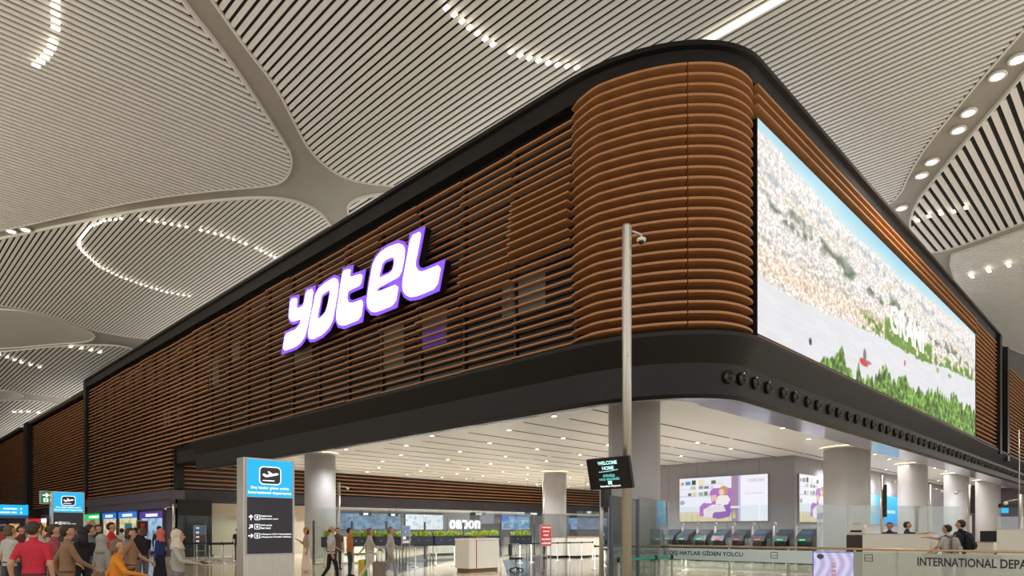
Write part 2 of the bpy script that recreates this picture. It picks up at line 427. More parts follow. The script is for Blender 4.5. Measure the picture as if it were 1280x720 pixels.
M_win = mat('hotel_window', (74,70,60), .25, emit=.25)
M_winp = mat('purple_room_light', (110,66,190), .3, emit=.8)
def win(px0, px1, py0, py1, m=M_win):
    a = on_x(px0,py0,.49); b = on_x(px1,py1,.49)
    bar('window_pane', m, (.485,(a.y+b.y)/2,(a.z+b.z)/2), (.02,abs(a.y-b.y),abs(a.z-b.z)), wl)
win(628,645,354,392); win(648,682,346,384); win(476,505,412,455); win(527,559,392,428); win(529,557,417,428,M_winp)
win(262,274,450,480); win(290,300,430,450); win(205,213,514,530); win(222,228,510,526); win(368,390,425,450)
win(640,662,150,160,mat('purple_dim',(50,34,84),.3,emit=.3))
# right face
wr = MB().box(AX,XE,.5,1.0,6.3,13).build('wall_right', M_glassdark, kind='structure', label='dark wall carrying the video screen and short timber slats')
X0s, X1s = on_y(947,300,.15).x, on_y(1219,450,.15).x; Z0s, Z1s = 6.62, 12.12
for z in [r for r in rows if r > Z1s+.1]:
    for x0, x1 in ((AX,6.2),(6.2,10.4),(10.4,14.6),(14.6,18.8),(18.8,23),(23,X1s)):
        bar('facade_slat', M_slat, ((x0+x1)/2,.42-.17,z), (x1-x0-.02,.36,.065), wr)
for z in (Z0s-.12,):
    for x0, x1 in ((AX,6.2),(6.2,10.4),(10.4,14.6),(14.6,18.8),(18.8,23),(23,X1s)):
        bar('facade_slat', M_slat, ((x0+x1)/2,.42-.17,z), (x1-x0-.02,.34,.06), wr)
for z in rows:
    for x0, x1 in ((X1s+.12,31.8),(31.8,35.4)):
        bar('facade_slat', M_slat, ((x0+x1)/2,.42-.15,z), (x1-x0-.02,.30,.065), wr)
MB().box(35.4,36.0,-.05,1.0,6.2,13.4).build('trim_3', M_dark, kind='structure', label='dark upright frame ending the video wall facade')
MB().box(36.0,38.6,1.2,2,5.6,13.0).build('trim_4', M_black, kind='structure', label='black recess between the two timber facades beyond the screen')
w2 = MB().box(38.6,100,.9,1.4,6.2,13.2).box(38.3,39.0,.0,1.4,6.0,13.2).build('wall_far_right', M_black, kind='structure', label='second timber slatted facade beyond the video wall')
for z in rows:
    for x0 in range(6): bar('facade_slat', M_slat, (41.05+4.1*x0,.7,z-.1), (4.06,.3,.06), w2)
# facades farther along the left
MB().box(0.1,1.4,YE,YE+.7,3.0,13.45).box(1.3,2.2,YE+.7,57.6,3,13.3).build('trim_5', M_black, kind='structure', label='black upright frame ending the long timber facade')
w3 = MB().box(1.7,2.2,57.4,82,3.2,13.4).box(1.0,1.7,57.2,57.9,3.2,13.4).box(1.0,2.2,57.4,82,13.2,13.5).build('wall_far_left', M_glassdark, kind='structure', label='second timber slatted facade beyond the black frame')
mb = MB()
for k in range(36):
    z = 4.0+k*.255
    for q in range(8): mb.box(1.35,1.62-.03*((k+q)%3==0),57.95+q*2.95,57.95+(q+1)*2.95-.05,z-.035,z+.035)
mb.build('facade_slats', M_slat, w3, kind='stuff')
w4 = MB().box(1.7,2.2,87,150,3.2,13.4).box(0.9,2.2,82,84,3.0,13.5).box(1.8,2.2,84,87,3,13.3).box(1.0,2.2,87,150,13.2,13.5).build('wall_farther_left', M_black, kind='structure', label='third timber slatted facade farthest along the hall')
mb = MB()
for k in range(36):
    z = 4.0+k*.255; mb.box(1.35,1.62,87,150,z-.035,z+.035)
mb.build('facade_slats', M_slat, w4, kind='stuff')
MB().box(-60,2.5,150,151,0,ZC).build('wall_end', M_wallg, kind='structure', label='distant end wall of the hall')

# ---- lower fascia, mirror soffit, nozzles
PATH2 = hotel_path(31.0, 95.0)
tr2 = sweep('trim_2', PATH2, [(0,6.46),(0,6.36),(.34,5.75),(.36,4.98),(.46,4.9),(.9,4.95),(.9,6.46)], M_dark, kind='structure', label='deep dark fascia under the timber slats')
vs = []; fs = []
for p, nn in PATH2:
    oi = .85+.75*max(0., min(1., (abs(nn.y)-.55)/.4))
    for o, z in ((.48,4.905),(oi,4.93),(oi,HC+.05),(oi-.1,HC+.05),(oi-.1,5.0),(.48,5.0)): vs.append((p.x-nn.x*o, p.y-nn.y*o, z))
for a in range(len(PATH2)-1):
    for b in range(6): fs.append((a*6+b,(a+1)*6+b,(a+1)*6+(b+1)%6,a*6+(b+1)%6))
MB().add(vs, fs).build('mirror_strip', M_refl, tr2)
nz = MB().lathe([(.001,.10),(.15,.10),(.17,.03),(.15,0)],14,1).ball((0,0,.07),.105,.105,.09,0,12,6).mesh('air_nozzle', [M_black, mat('nozzle_ring',(66,62,58),.3,.6)])
x = 3.2; i = 0
for f in (.80,.92): 
    p = corner(H90*f, -.34); n = Vector((-math.cos(H90*f)/AX,-math.sin(H90*f)/AY)); a = math.atan2(n.y,n.x)
    obj('air_nozzle', nz, tr2, loc=(p.x,p.y,5.42), rot=(0,H90,a))
while x < 60:
    obj('air_nozzle', nz, tr2, loc=(x,.345,5.42), rot=(0,H90,-H90)); x += .78 if i % 2 == 0 else .98; i += 1

# ---- passport hall: soffit with slots and downlights
sof = MB().prism([(2.3,YS+.4),(2.3,30.95),(.8,30.95),(.8,4.2),(1.3,2.3),(2.4,1.2),(3.4,.95),(100,.95),(100,YS+.4)], HC, HC+.25).build('ceiling_soffit', M_ceil, kind='structure', label='white panelled soffit of the passport hall with dark slots')
y = 6.6
while y < 34:
    x = 4.4+ (y*1.37 % 1.5)
    while x < (22.5 if 7.3 < y < 17.2 else 60):
        ln = 7.5+(x*y) % 3
        bar('soffit_slot', M_slot, (min(x+ln/2, 95), y, HC-.004), (ln, .09, .012), sof); x += ln+.35
    y += 1.75
bar('soffit_slot', M_slot, (3.6, 19, HC-.004), (.05, 28, .012), sof)
dl_ring = MB().lathe([(.13,.0),(.14,-.015),(.10,-.02),(.095,0)],14).mesh('trim_ring', M_rim)
dl_lens = MB().lathe([(.09,.0),(.09,-.012),(0.001,-.014)],12).mesh('lens', mat('downlight_lens',(255,240,214),.4,emit=22))
def downlight(x, y, label, z=HC, power=55):
    t = thing('downlight', label, 'downlight', (x,y,z-.001), group='recessed downlights in the white soffit')
    obj('trim_ring', dl_ring, t); obj('lens', dl_lens, t)
    if power:
        l = bpy.data.lights.new('downlight_beam', 'SPOT'); l.energy = power; l.spot_size = 2.4; l.spot_blend = .8; l.shadow_soft_size = .09; l.color = (.98,.98,1.0)
        lo = bpy.data.objects.new('downlight_beam', l); COL.objects.link(lo); lo.parent = t; lo.location = (0,0,-.06)
for iy, y in enumerate((8.3,11.8,15.3,18.8,22.3,25.8,29.3,32.5)):
    for ix, x in enumerate((4.5,7.9,11.2,14.6,17.9,20.4,25.2,28.6,33,38) if y > 18 else (4.5,7.9,11.2,14.6,17.9)):
        if min(math.hypot(x+(iy%2)*1.2-a, y-b) for a, b in ((4.2,4.75),(4.5,24.9),(21.8,23.4))) > 1.9: downlight(x+(iy%2)*1.2, y+.06, 'small round downlight set along the dark slots of the white soffit', power=520)
for x in (9,13,17,25.5,29,37,40,47.5,57,62): downlight(x, 3.2+(x%3)*.5, 'small round downlight along the open edge of the white soffit, near the column row', power=520)
for x in (27,31,36,40,45,50): downlight(x, 6.3, 'small round downlight above the counters beyond the wide column', power=520)
MB().box(.55,2.28,30.98,YS-.02,5.55,6.28).build('trim_8', M_dark, kind='structure', label='dark box added to close the notch where the deep fascia ends above the shop corner')  # dark box added so the open notch behind it reads dark
# ---- columns
def column(x, y, d, label):
    t = thing('column', label, 'column', (x,y,0), kind='structure')
    r = d/2
    MB().lathe([(r,0),(r,HC-.1),(r-.04,HC-.09),(r-.04,HC-.01)],40).build('shaft', M_col, t)
    MB().lathe([(r+.03,.0),(r+.03,.12),(r,.12)],40).build('skirting', M_steel, t)
    MB().lathe([(r-.05,HC-.095),(r+.20,HC-.075),(r+.22,HC-.03),(r-.05,HC-.03)],40).build('cove_ring', M_ceil, t)
    MB().lathe([(r-.03,HC-.028),(r+.17,HC-.028),(r+.17,HC-.004),(r-.03,HC-.004)],40).build('cove_light', M_warm, t)
column(4.2, 4.75, 1.62, 'thick round grey column behind the welcome screen, under the rounded corner')
column(21.6, 4.1, 2.1, 'widest round grey column, beside the ad wall corner')
column(33, 4.0, 1.6, 'round grey column next beyond the widest one')
column(43.2, 3.7, 1.55, 'slimmer round grey column behind the travellers with backpacks')
column(52.3, 3.3, 1.7, 'round grey column last in the row by the far counters')
column(4.5, 24.9, 1.6, 'round grey column beside the woman in a hat and the large departures totem')
column(21.8, 23.4, 1.58, 'round grey column behind the red notice board')
# ---- back slatted wall and corridor beyond
wb = MB().box(0.5,62,YS+.5,YS+.8,3.3,HC+.3).build('wall_back', M_glassdark, kind='structure', label='dark band with timber slats across the back of the passport hall')
for k in range(6):
    z = 4.2+k*.26
    for q in range(22): bar('facade_slat', M_slat, (1.9+2.7*q, YS+.34, z), (2.68,.26,.06), wb)
MB().box(.4,62,YS+.1,YS+.5,3.35,4.05).build('trim_6', mat('umber_fascia',(46,42,46),.35,.1,2,.1), kind='structure', label='dark plum fascia under the back slats')
MB().box(.5,62,YS+.8,YS+10,3.35,3.5).build('ceiling_corridor', M_ceil, kind='structure', label='low white corridor ceiling behind the back slats')
wcor = MB().box(.5,62,YS+8.6,YS+8.9,0,3.4).build('wall_corridor', M_wallg, kind='structure', label='grey wall with shopfronts at the back of the corridor')
area_light('corridor_light', (24, YS+4, 3.3), (0,0,0), 44, 2, 900)
# block with the advertisement wall
wa = MB().box(23.3,60,7.45,17.0,0,HC).build('wall_ads', M_wallg, kind='structure', label='grey panelled wall carrying the advertisement lightboxes')
y = 7.27
for q in range(5): bar('wall_panel', M_wallg, (23.2, 7.3+1.95*q+.97, HC/2), (.16,1.93,HC-.02), wa)
for q in range(14): bar('wall_panel', M_wallg, (23.15+1.95*q+.97, 7.36, HC/2), (1.93,.16,HC-.02), wa)
MB().box(66,66.4,-14,7.4,0,HC).build('wall_hall_end', M_wallp, kind='structure', label='dark wall closing the passport hall beyond the columns')
area_light('hall_glow', (45, 5.0, HC-.1), (0,0,0), 30, 2, 500)
# left shop wing under the slats
ws = MB().box(.6,1.0,YS,YE,0,4.1).box(.2,1.0,YS,YE,2.95,3.45).box(.1,1.0,YS-.1,YE,3.45,4.0).build('wall_shops', M_wallp, kind='structure', label='plum grey shop wall under the timber slats')
MB().box(.6,2.7,YS-.08,YS-.06,0,.1).build('baseboard_back', M_dark, kind='structure', label='dark skirting along the back opening')
MB().box(.6,2.6,YS-.05,YS+.3,0,3.45).build('trim_7', M_black, kind='structure', label='black pier at the shop corner')
MB().box(2.6,9.5,YS+1.2,YS+1.5,0,3.45).build('wall_beige', mat('beige_wall',(190,180,160),.5,0,1,.03), kind='structure', label='beige wall beside the shop corner behind glass')
ws3 = MB().box(2.1,2.4,57,150,0,3.6).build('wall_far_shops', M_wallp, kind='structure', label='shop wall under the second timber facade')
# ================================================================== SIGN AND SCREEN
def curve_mesh(name, loops, extrude, m):
    cu = bpy.data.curves.new(name, 'CURVE'); cu.dimensions = '2D'; cu.fill_mode = 'BOTH'; cu.extrude = extrude
    for lp in loops:
        sp = cu.splines.new('POLY'); sp.points.add(len(lp)-1); sp.use_cyclic_u = True
        for k, (x, y) in enumerate(lp): sp.points[k].co = (x, y, 0, 1)
    t = bpy.data.objects.new(name, cu); me = bpy.data.meshes.new_from_object(t); bpy.data.objects.remove(t)
    me.materials.clear(); me.materials.append(m); return me
def offset(lp, d):
    n = len(lp); P = [Vector(p) for p in lp]; a = sum(p.x*q.y-q.x*p.y for p, q in zip(P, P[1:]+P[:1])); sg = 1 if a > 0 else -1
    out = []
    for i in range(n):
        e0 = (P[i]-P[i-1]).normalized(); e1 = (P[(i+1)%n]-P[i]).normalized()
        n0 = Vector((e0.y,-e0.x))*sg; n1 = Vector((e1.y,-e1.x))*sg; b = n0+n1
        if b.length < .3: b = n0
        b = b/max(.35, b.dot(n0)) if b.dot(n0) > 0 else b
        v = P[i]+b*d; out.append((v.x, v.y))
    return out
def chaikin(lp, k=1):
    for _ in range(k):
        q = []
        for a, b in zip(lp, lp[1:]+lp[:1]):
            q += [(a[0]*.82+b[0]*.18, a[1]*.82+b[1]*.18), (a[0]*.18+b[0]*.82, a[1]*.18+b[1]*.82)]
        lp = q
    return lp
GA, GB = (345,330), (450,275)
GL = {
 'letter_y': (GA, [(115,265),(163,253),(157,325),(170,335),(205,318),(215,300),(232,205),(285,185),(268,330),(240,470),(222,540),(190,590),(150,622),(55,655),(75,525),(150,495),(185,455),(195,410),(130,435),(110,420),(102,390)], None),
 'letter_o': (GA, [(290,290),(300,235),(330,180),(380,140),(440,105),(465,115),(473,150),(470,200),(445,340),(430,420),(400,480),(350,530),(290,562),(260,565),(247,540),(250,490),(270,380)], [(345,235),(385,205),(408,195),(412,215),(395,310),(375,370),(340,405),(312,415),(330,320)]),
 'letter_t': (GA, [(510,52),(565,35),(555,105),(655,70),(640,160),(560,195),(540,215),(537,265),(550,290),(580,295),(660,265),(640,415),(510,465),(475,455),(458,415),(460,350),(480,230),(495,130)], None),
 'letter_e': (GB, [(290,178),(325,187),(342,220),(335,300),(315,395),(290,432),(230,462),(132,515),(135,538),(150,537),(297,478),(268,635),(130,692),(90,690),(62,655),(58,600),(75,480),(100,340),(125,285),(165,240),(215,205)], [(195,300),(245,280),(265,290),(262,340),(248,385),(215,410),(145,438),(160,370),(172,325)]),
 'letter_l': (GB, [(388,122),(466,85),(440,225),(422,310),(422,350),(440,382),(475,390),(615,332),(582,510),(440,570),(380,580),(345,560),(325,520),(325,460),(350,330)], None)}
SX = -.16
M_lw = mat('sign_white', (255,252,255), .4, emit=2.2); M_lp = mat('sign_purple', (126,74,226), .4, emit=1.25)
def fp(g, p):
    q = on_x(g[0]+p[0]/6, g[1]+p[1]/6, SX); return (-q.y, q.z)
oy, oz = fp(GA, (55,655))
sign = thing('hotel_sign', 'glowing white hotel name sign edged in purple on the timber slats', 'sign', (SX+.0, -oy, oz), -H90)
for nm, (g, outer, hole) in GL.items():
    lo = [tuple(np.subtract(fp(g, p), (oy, oz))) for p in outer]
    loops = [lo]+([[tuple(np.subtract(fp(g, p), (oy, oz))) for p in hole]] if hole else [])
    big = [offset(lo, .115)]+([offset(l, -.085) for l in loops[1:]])
    o = obj(nm, curve_mesh(nm, big, .02, M_lp), sign, loc=(0,.0,0), rot=FRONT)
    obj('face', curve_mesh('face', [chaikin(l) for l in loops], .008, M_lw), o, loc=(0,0,.03))
    obj('return', curve_mesh('return', [offset(lo, .10)]+[offset(l, -.07) for l in loops[1:]], .13, M_black), o, loc=(0,0,-.155))
mb = MB()
for yy in (.6,2.0,3.4,5.0):
    for zz in (.9,1.7): MB().tube((yy,.17,zz),(yy,.6,zz),.03).build('mounting_arm', M_black, sign)

# ---- video screen
WX, HZ = X1s-X0s, Z1s-Z0s
def pu(px): return (on_y(px, 300, .15).x-X0s)/WX
def screen(U, V):
    def prof(pts): return np.interp(U, [pu(a) for a, b in pts], [b for a, b in pts])
    n1 = vnoise(U,V,60,20,1); n2 = vnoise(U,V,150,60,5,2); n3 = vnoise(U,V,24,10,9); n4 = vnoise(U,V,260,4,21,2); n5 = vnoise(U,V,300,110,31,1)
    sky = prof([(947,.95),(1000,.9),(1060,.86),(1120,.86),(1170,.92),(1219,.97)])+(n3-.5)*.05
    shore = prof([(947,.27),(1000,.28),(1104,.365),(1153,.385),(1180,.46),(1219,.53)])+(n1-.5)*.05
    tree = np.interp(U, [pu(1010),pu(1030),pu(1052),pu(1066),pu(1080),pu(1092),pu(1108),pu(1167),pu(1219)], [-.08,.05,.12,.04,.02,.09,.13,.19,.25])
    tree = tree+(vnoise(U,V*0,34,1,71,2)-.45)*.16+(np.abs(np.sin(U*120+5*np.sin(U*17)))-.5)*.05+(n4-.5)*.04
    spk = np.clip((n5-.55)*2.0,-1,.6); wsh = (n2-.5)
    R = 240+spk*55+wsh*60; G = 234+spk*58+wsh*57; B = 229+spk*60+wsh*52
    warm = np.clip(1-np.abs(V-shore-.08)/.13,0,1)*np.clip(1.25-U,0,1); R += warm*6; G -= warm*12; B -= warm*28
    for lev, wd, k, col in ((.63,.045,1.,(74,92,70)),(.80,.04,.75,(120,140,150)),(.72,.03,.6,(190,180,120)),(.47,.03,.4,(110,130,90))):
        g = np.clip(1-np.abs(V-lev-(n3-.5)*.14)/wd,0,1)*np.clip((n1-.42)*6,0,1)*k
        R = R*(1-g)+col[0]*g; G = G*(1-g)+col[1]*g; B = B*(1-g)+col[2]*g
    g = np.clip((shore+.10-V)/.03,0,1)*np.clip((n1-.45)*9,0,1)*(U>pu(1075)); g = np.maximum(g, (np.clip((shore+.16-V)/.03,0,1)*(U>pu(1106))*(U<pu(1165))*np.clip((n1-.25)*6,0,1))); R = R*(1-g)+(70+60*n2)*g; G = G*(1-g)+(118+50*n2)*g; B = B*(1-g)+44*g
    haze = np.clip((V-.55)/.4,0,1)*.35; R = R*(1-haze)+246*haze; G = G*(1-haze)+244*haze; B = B*(1-haze)+242*haze
    s = np.clip((V-sky)/.015,0,1); t = np.clip((V-sky)/.16,0,1)
    R = R*(1-s)+(206-70*t)*s; G = G*(1-s)+(232-26*t)*s; B = B*(1-s)+(238-8*t)*s
    w = np.clip((shore-V)/.008,0,1); wn = (vnoise(U,V,30,60,41)-.5)*14
    R = R*(1-w)+(228+wn)*w; G = G*(1-w)+(229+wn)*w; B = B*(1-w)+(233+wn)*w
    for a, v0, su, sv, col in ((1080,.135,.016,.022,(206,44,36)),(1081,.18,.006,.04,(120,110,120)),(1086,.15,.01,.01,(170,110,110)),(1131,.29,.004,.02,(200,70,70)),(1013,.09,.004,.018,(40,44,60)),(1172,.40,.008,.02,(150,170,80)),(1187,.42,.012,.016,(150,165,90))):
        e = np.clip(1.6-((U-pu(a))/su)**2-((V-v0)/sv)**2,0,1); R = R*(1-e)+col[0]*e; G = G*(1-e)+col[1]*e; B = B*(1-e)+col[2]*e
    tt = np.clip((tree-V)/.012,0,1); k = vnoise(U,V,170,40,55,3); lum = .45+1.9*(k-.28)
    R = R*(1-tt)+np.clip(104*lum,20,190)*tt; G = G*(1-tt)+np.clip(150*lum,50,215)*tt; B = B*(1-tt)+np.clip(52*lum,10,110)*tt
    return R, G, B
vw = thing('video_wall', 'huge bright video screen showing a riverside city under blue sky', 'video screen', (X0s+WX/2, .15, Z0s))
raster_panel('display', WX, HZ, 620, 150, screen, print_mat('video_print', .84), vw, (0,0,0))
MB().box(-WX/2,WX/2,.004,.3,.0,HZ).box(WX/2,WX/2+.08,-.01,.3,-.1,HZ+.03).box(-WX/2,WX/2+.08,-.01,.3,-.12,0).build('screen_frame', M_black, vw)
a = on_y(1113,399,.13); b = on_y(1155,424,.13)
text('caption', 'GRANI', 1, M_textl, ((a.x+b.x)/2-X0s-WX/2, -.012, (a.z+b.z)/2-Z0s), FRONT, vw, .002, width=b.x-a.x, height=1.05)

# ================================================================== TOTEMS
PLANE = [(-.46,-.02),(-.38,.05),(-.30,.03),(-.24,-.02),(-.06,.0),(-.16,.17),(-.06,.17),(.12,.05),(.34,.10),(.45,.08),(.47,.03),(.40,-.01),(-.22,-.15),(-.30,-.14)]
def rrect(w, h, r, k=5):
    out = []
    for cx_, cy_, a0 in ((w/2-r,h/2-r,0),(-w/2+r,h/2-r,1),(-w/2+r,-h/2+r,2),(w/2-r,-h/2+r,3)):
        for i in range(k+1):
            q = H90*(a0+i/k); out.append((cx_+r*math.cos(q), cy_+r*math.sin(q)))
    return out
ARR = [(0,.5),(.42,.08),(.28,-.06),(.1,.12),(.1,-.5),(-.1,-.5),(-.1,.12),(-.28,-.06),(-.42,.08)]
def arrow(parent, x, z, s, ang, m):
    c, sn = math.cos(ang), math.sin(ang)
    obj('arrow', curve_mesh('arrow', [[((p*c-q*sn)*s, (p*sn+q*c)*s) for p, q in ARR]], .001, m), parent, loc=(x,-.018,z), rot=FRONT)
def totem(label, px, d_left, w, h, t, rows_, label2=None, backlit=True):
    x, y = gp(px, d_left)
    T = thing('information_totem', label, 'sign totem', (x+w/2, y, 0))
    MB().box(-w/2,w/2,0,t,.04,h).box(-w/2+.05,w/2-.05,.03,t-.03,0,.05).build('casing', M_steel, T)
    z1 = h-.03; z0 = h-.72*w
    hd = MB().box(-w/2+.07,w/2-.05,-.012,0,z0,z1).build('header_lightbox', M_cyan, T)
    iw = .40*w
    obj('icon_border', curve_mesh('icon_border', [rrect(iw*1.08,iw*.86,.09)], .001, M_textl), hd, loc=(.01,-.014,z1-.29*w), rot=FRONT)
    obj('icon_ground', curve_mesh('icon_ground', [rrect(iw*.98,iw*.76,.075)], .001, M_navyp), hd, loc=(.01,-.017,z1-.29*w), rot=FRONT)
    obj('aeroplane', curve_mesh('aeroplane', [[(a*iw*.86,b*iw*.9) for a, b in PLANE]], .001, M_textl), hd, loc=(.01,-.020,z1-.27*w), rot=FRONT)
    bar('runway', M_textl, (-.03,-.020,z1-.385*w), (iw*.58,.002,.022), hd)
    text('lettering', 'Dış hatlar giden yolcu', .1, M_textl, (.01,-.014,z0+.165*w), FRONT, hd, .001, width=w*.74, height=.062*w)
    text('lettering', 'International departures', .1, M_textl, (.01,-.014,z0+.075*w), FRONT, hd, .001, width=w*.84, height=.068*w)
    pb = z0-1.06*w
    pn = MB().box(-w/2+.07,w/2-.05,-.012,0,pb,z0-.01).build('message_panel', M_navyp, T)
    MB().box(-w/2+.05,w/2-.03,-.014,0,pb-.03,pb).box(-w/2+.045,-w/2+.07,-.016,0,pb-.03,h-.01).box(w/2-.05,w/2-.025,-.016,0,pb-.03,h-.01).build('bezel', M_steel2, T)
    for k, (ang, l1, l2, ww) in enumerate(rows_):
        z = z0-.385*w-k*.17*w
        arrow(pn, -w/2+.15, z, .085*w*1.2, ang, M_textl)
        obj('pictogram', curve_mesh('pictogram', [rrect(.105*w,.1*w,.02), rrect(.085*w,.08*w,.015)], .001, M_textl), pn, loc=(-w/2+.285,-.014,z), rot=FRONT)
        bar('pictogram_figure', M_textl, (-w/2+.285,-.014,z), (.03*w,.002,.05*w), pn)
        text('lettering', l1, .05, M_textl, (-w/2+.355,-.014,z+.026*w), FRONT, pn, .001, 'LEFT', width=ww[0]*w, height=.036*w)
        text('lettering', l2, .05, M_textl, (-w/2+.355,-.014,z-.026*w), FRONT, pn, .001, 'LEFT', width=ww[1]*w, height=.036*w)
    return T
totem('large steel totem with three arrow lines, its cyan header lit, beside the round column', 304, 13.4, 1.1, 3.08, .31,
      ((0,'Diplomat','Diplomatic zone',(.22,.34)),(-H90/2,'Hızlı geçiş','Fast track',(.22,.2)),(-H90,'e-Passport (Türk Vatandaşları)','e-Passports (Turkish Citizens)',(.61,.6))))
totem('smaller-looking far steel totem with two arrow lines, standing in the crowd before the shops', 64, 25.5, 1.1, 3.1, .31,
      ((-H90/2,'Diplomat','Diplomatic zone',(.22,.42)),(-H90,'Hızlı geçiş','Fast track',(.3,.28))))
# green exit sign bracketed to the far totem
x, y = gp(58, 25.6)
T = thing('exit_sign', 'green sign with white arrow fixed beside the far totem', 'exit sign', (x, y+.1, 2.62))
M_green = mat('green_lightbox', (0,122,62), .4, emit=.8)
MB().box(-.2,.2,0,.08,0,.5).build('casing', M_steel2, T); MB().box(-.165,.165,-.006,0,.03,.47).build('face', M_green, T)
obj('arrow', curve_mesh('arrow', [[(q*.22,p*.22) for p, q in ARR]], .001, M_textl), T, loc=(0,-.009,.34), rot=FRONT)
MB().box(-.075,.075,-.01,-.006,.08,.22).build('pictogram', M_textl, T); MB().box(-.022,.022,-.014,-.01,.1,.19).build('pictogram_door', M_green, T)
MB().box(.2,.34,.02,.06,.4,.45).build('bracket', M_steel2, T)
# wide cyan direction sign on legs, far left
x, y = gp(12, 27)
T = thing('direction_sign', 'wide cyan direction sign on slim posts at the edge of the crowd', 'sign', (x, y, 0))
MB().box(-.9,.62,0,.12,2.22,2.64).build('header_lightbox', M_cyan, T); MB().box(-.9,.62,0,.12,2.1,2.22).build('lower_strip', mat('steel_blue',(70,110,160),.4), T)
for xx in (-.86,.58): MB().box(xx-.04,xx+.04,.02,.1,0,2.66).build('post', M_steel2, T)
for cx_, cz_, w_ in ((.02,2.48,.46),(-.35,2.33,.75),(.15,2.33,.16)): bar('lit_strip', M_textl, (cx_,-.003,cz_), (w_,.004,.05), T)
arrow(T, .38, 2.48, .1, 0, M_textl); arrow(T, .38, 2.33, .1, math.pi, M_textl)
bar('lit_strip', M_textl, (-.6,-.003,2.16), (.4,.004,.06), T)

# ================================================================== CAMERA POLE WITH WELCOME SCREEN
x, y = gp(783.5, 11.5)
T = thing('camera_pole', 'tall brushed steel pole with a small dome camera on a side arm', 'pole', (x, y, 0), AL-H90)
ztop = EYE+382/FPX*11.5
MB().lathe([(.082,.05),(.082,ztop-.03),(.07,ztop)],20).build('shaft', M_steel, T); MB().lathe([(.16,0),(.16,.03),(.09,.06)],20).build('base_plate', M_steel, T)
MB().tube((.07,0,ztop-.10),(.25,0,ztop-.17),.022).tube((.25,0,ztop-.16),(.25,0,ztop-.23),.02).build('arm', M_steel, T)
MB().lathe([(.03,.02),(.08,0),(.08,-.04),(.06,-.05)],16,0,(.25,0,ztop-.24)).build('camera_housing', M_white, T); MB().ball((.25,0,ztop-.29),.055,.055,.05).build('camera_dome', M_black, T)
for z in (2.9,4.6): MB().tube((0,-.09,z),(0,-.075,z),.008).build('bolt', M_black, T)
T2 = thing('welcome_screen', 'black tilted display reading welcome home, clamped to the steel pole', 'display', (x-.34, y+.16, 0), -H90)
c = EYE+(HOR-592.5)/FPX*11.4; tl = math.radians(14)
pv = obj('screen_body', MB().box(-.44,.44,0,.06,-.27,.27).mesh('screen_body', M_black), T2, loc=(.06,-.04,c), rot=(tl,0,0))
MB().box(-.42,.42,-.004,0,-.25,.25).build('screen_glass', mat('screen_black',(18,14,16),.15), pv)
M_mint = mat('mint_text', (190,255,244), .4, emit=1.2); M_teal = mat('teal_text', (110,214,206), .4, emit=1.0)
text('lettering', 'WELCOME', .12, M_mint, (0,-.006,.185), FRONT, pv, .001, width=.40, height=.062)
text('lettering', 'HOME', .12, M_mint, (0,-.006,.095), FRONT, pv, .001, width=.24, height=.062)
MB().path([(-.2+.05*i,-.006,.035+.00055*(i-1)**2) for i in range(9)],.004,6).build('swoosh', M_mint, pv)
text('lettering', 'EVİNİZE', .1, M_teal, (0,-.006,-.03), FRONT, pv, .001, width=.24, height=.055)
text('lettering', 'HOŞ GELDİNİZ', .1, M_teal, (0,-.006,-.095), FRONT, pv, .001, width=.42, height=.058)
MB().box(-.04,.04,-.006,-.004,-.185,-.125).build('logo_square', M_mint, pv)
text('lettering', 'Istanbul Airport', .1, M_textl, (0,-.006,-.218), FRONT, pv, .001, width=.42, height=.042)
MB().box(.11,.21,.03,.262,c-.06,c+.06).build('clamp', M_steel2, T2)

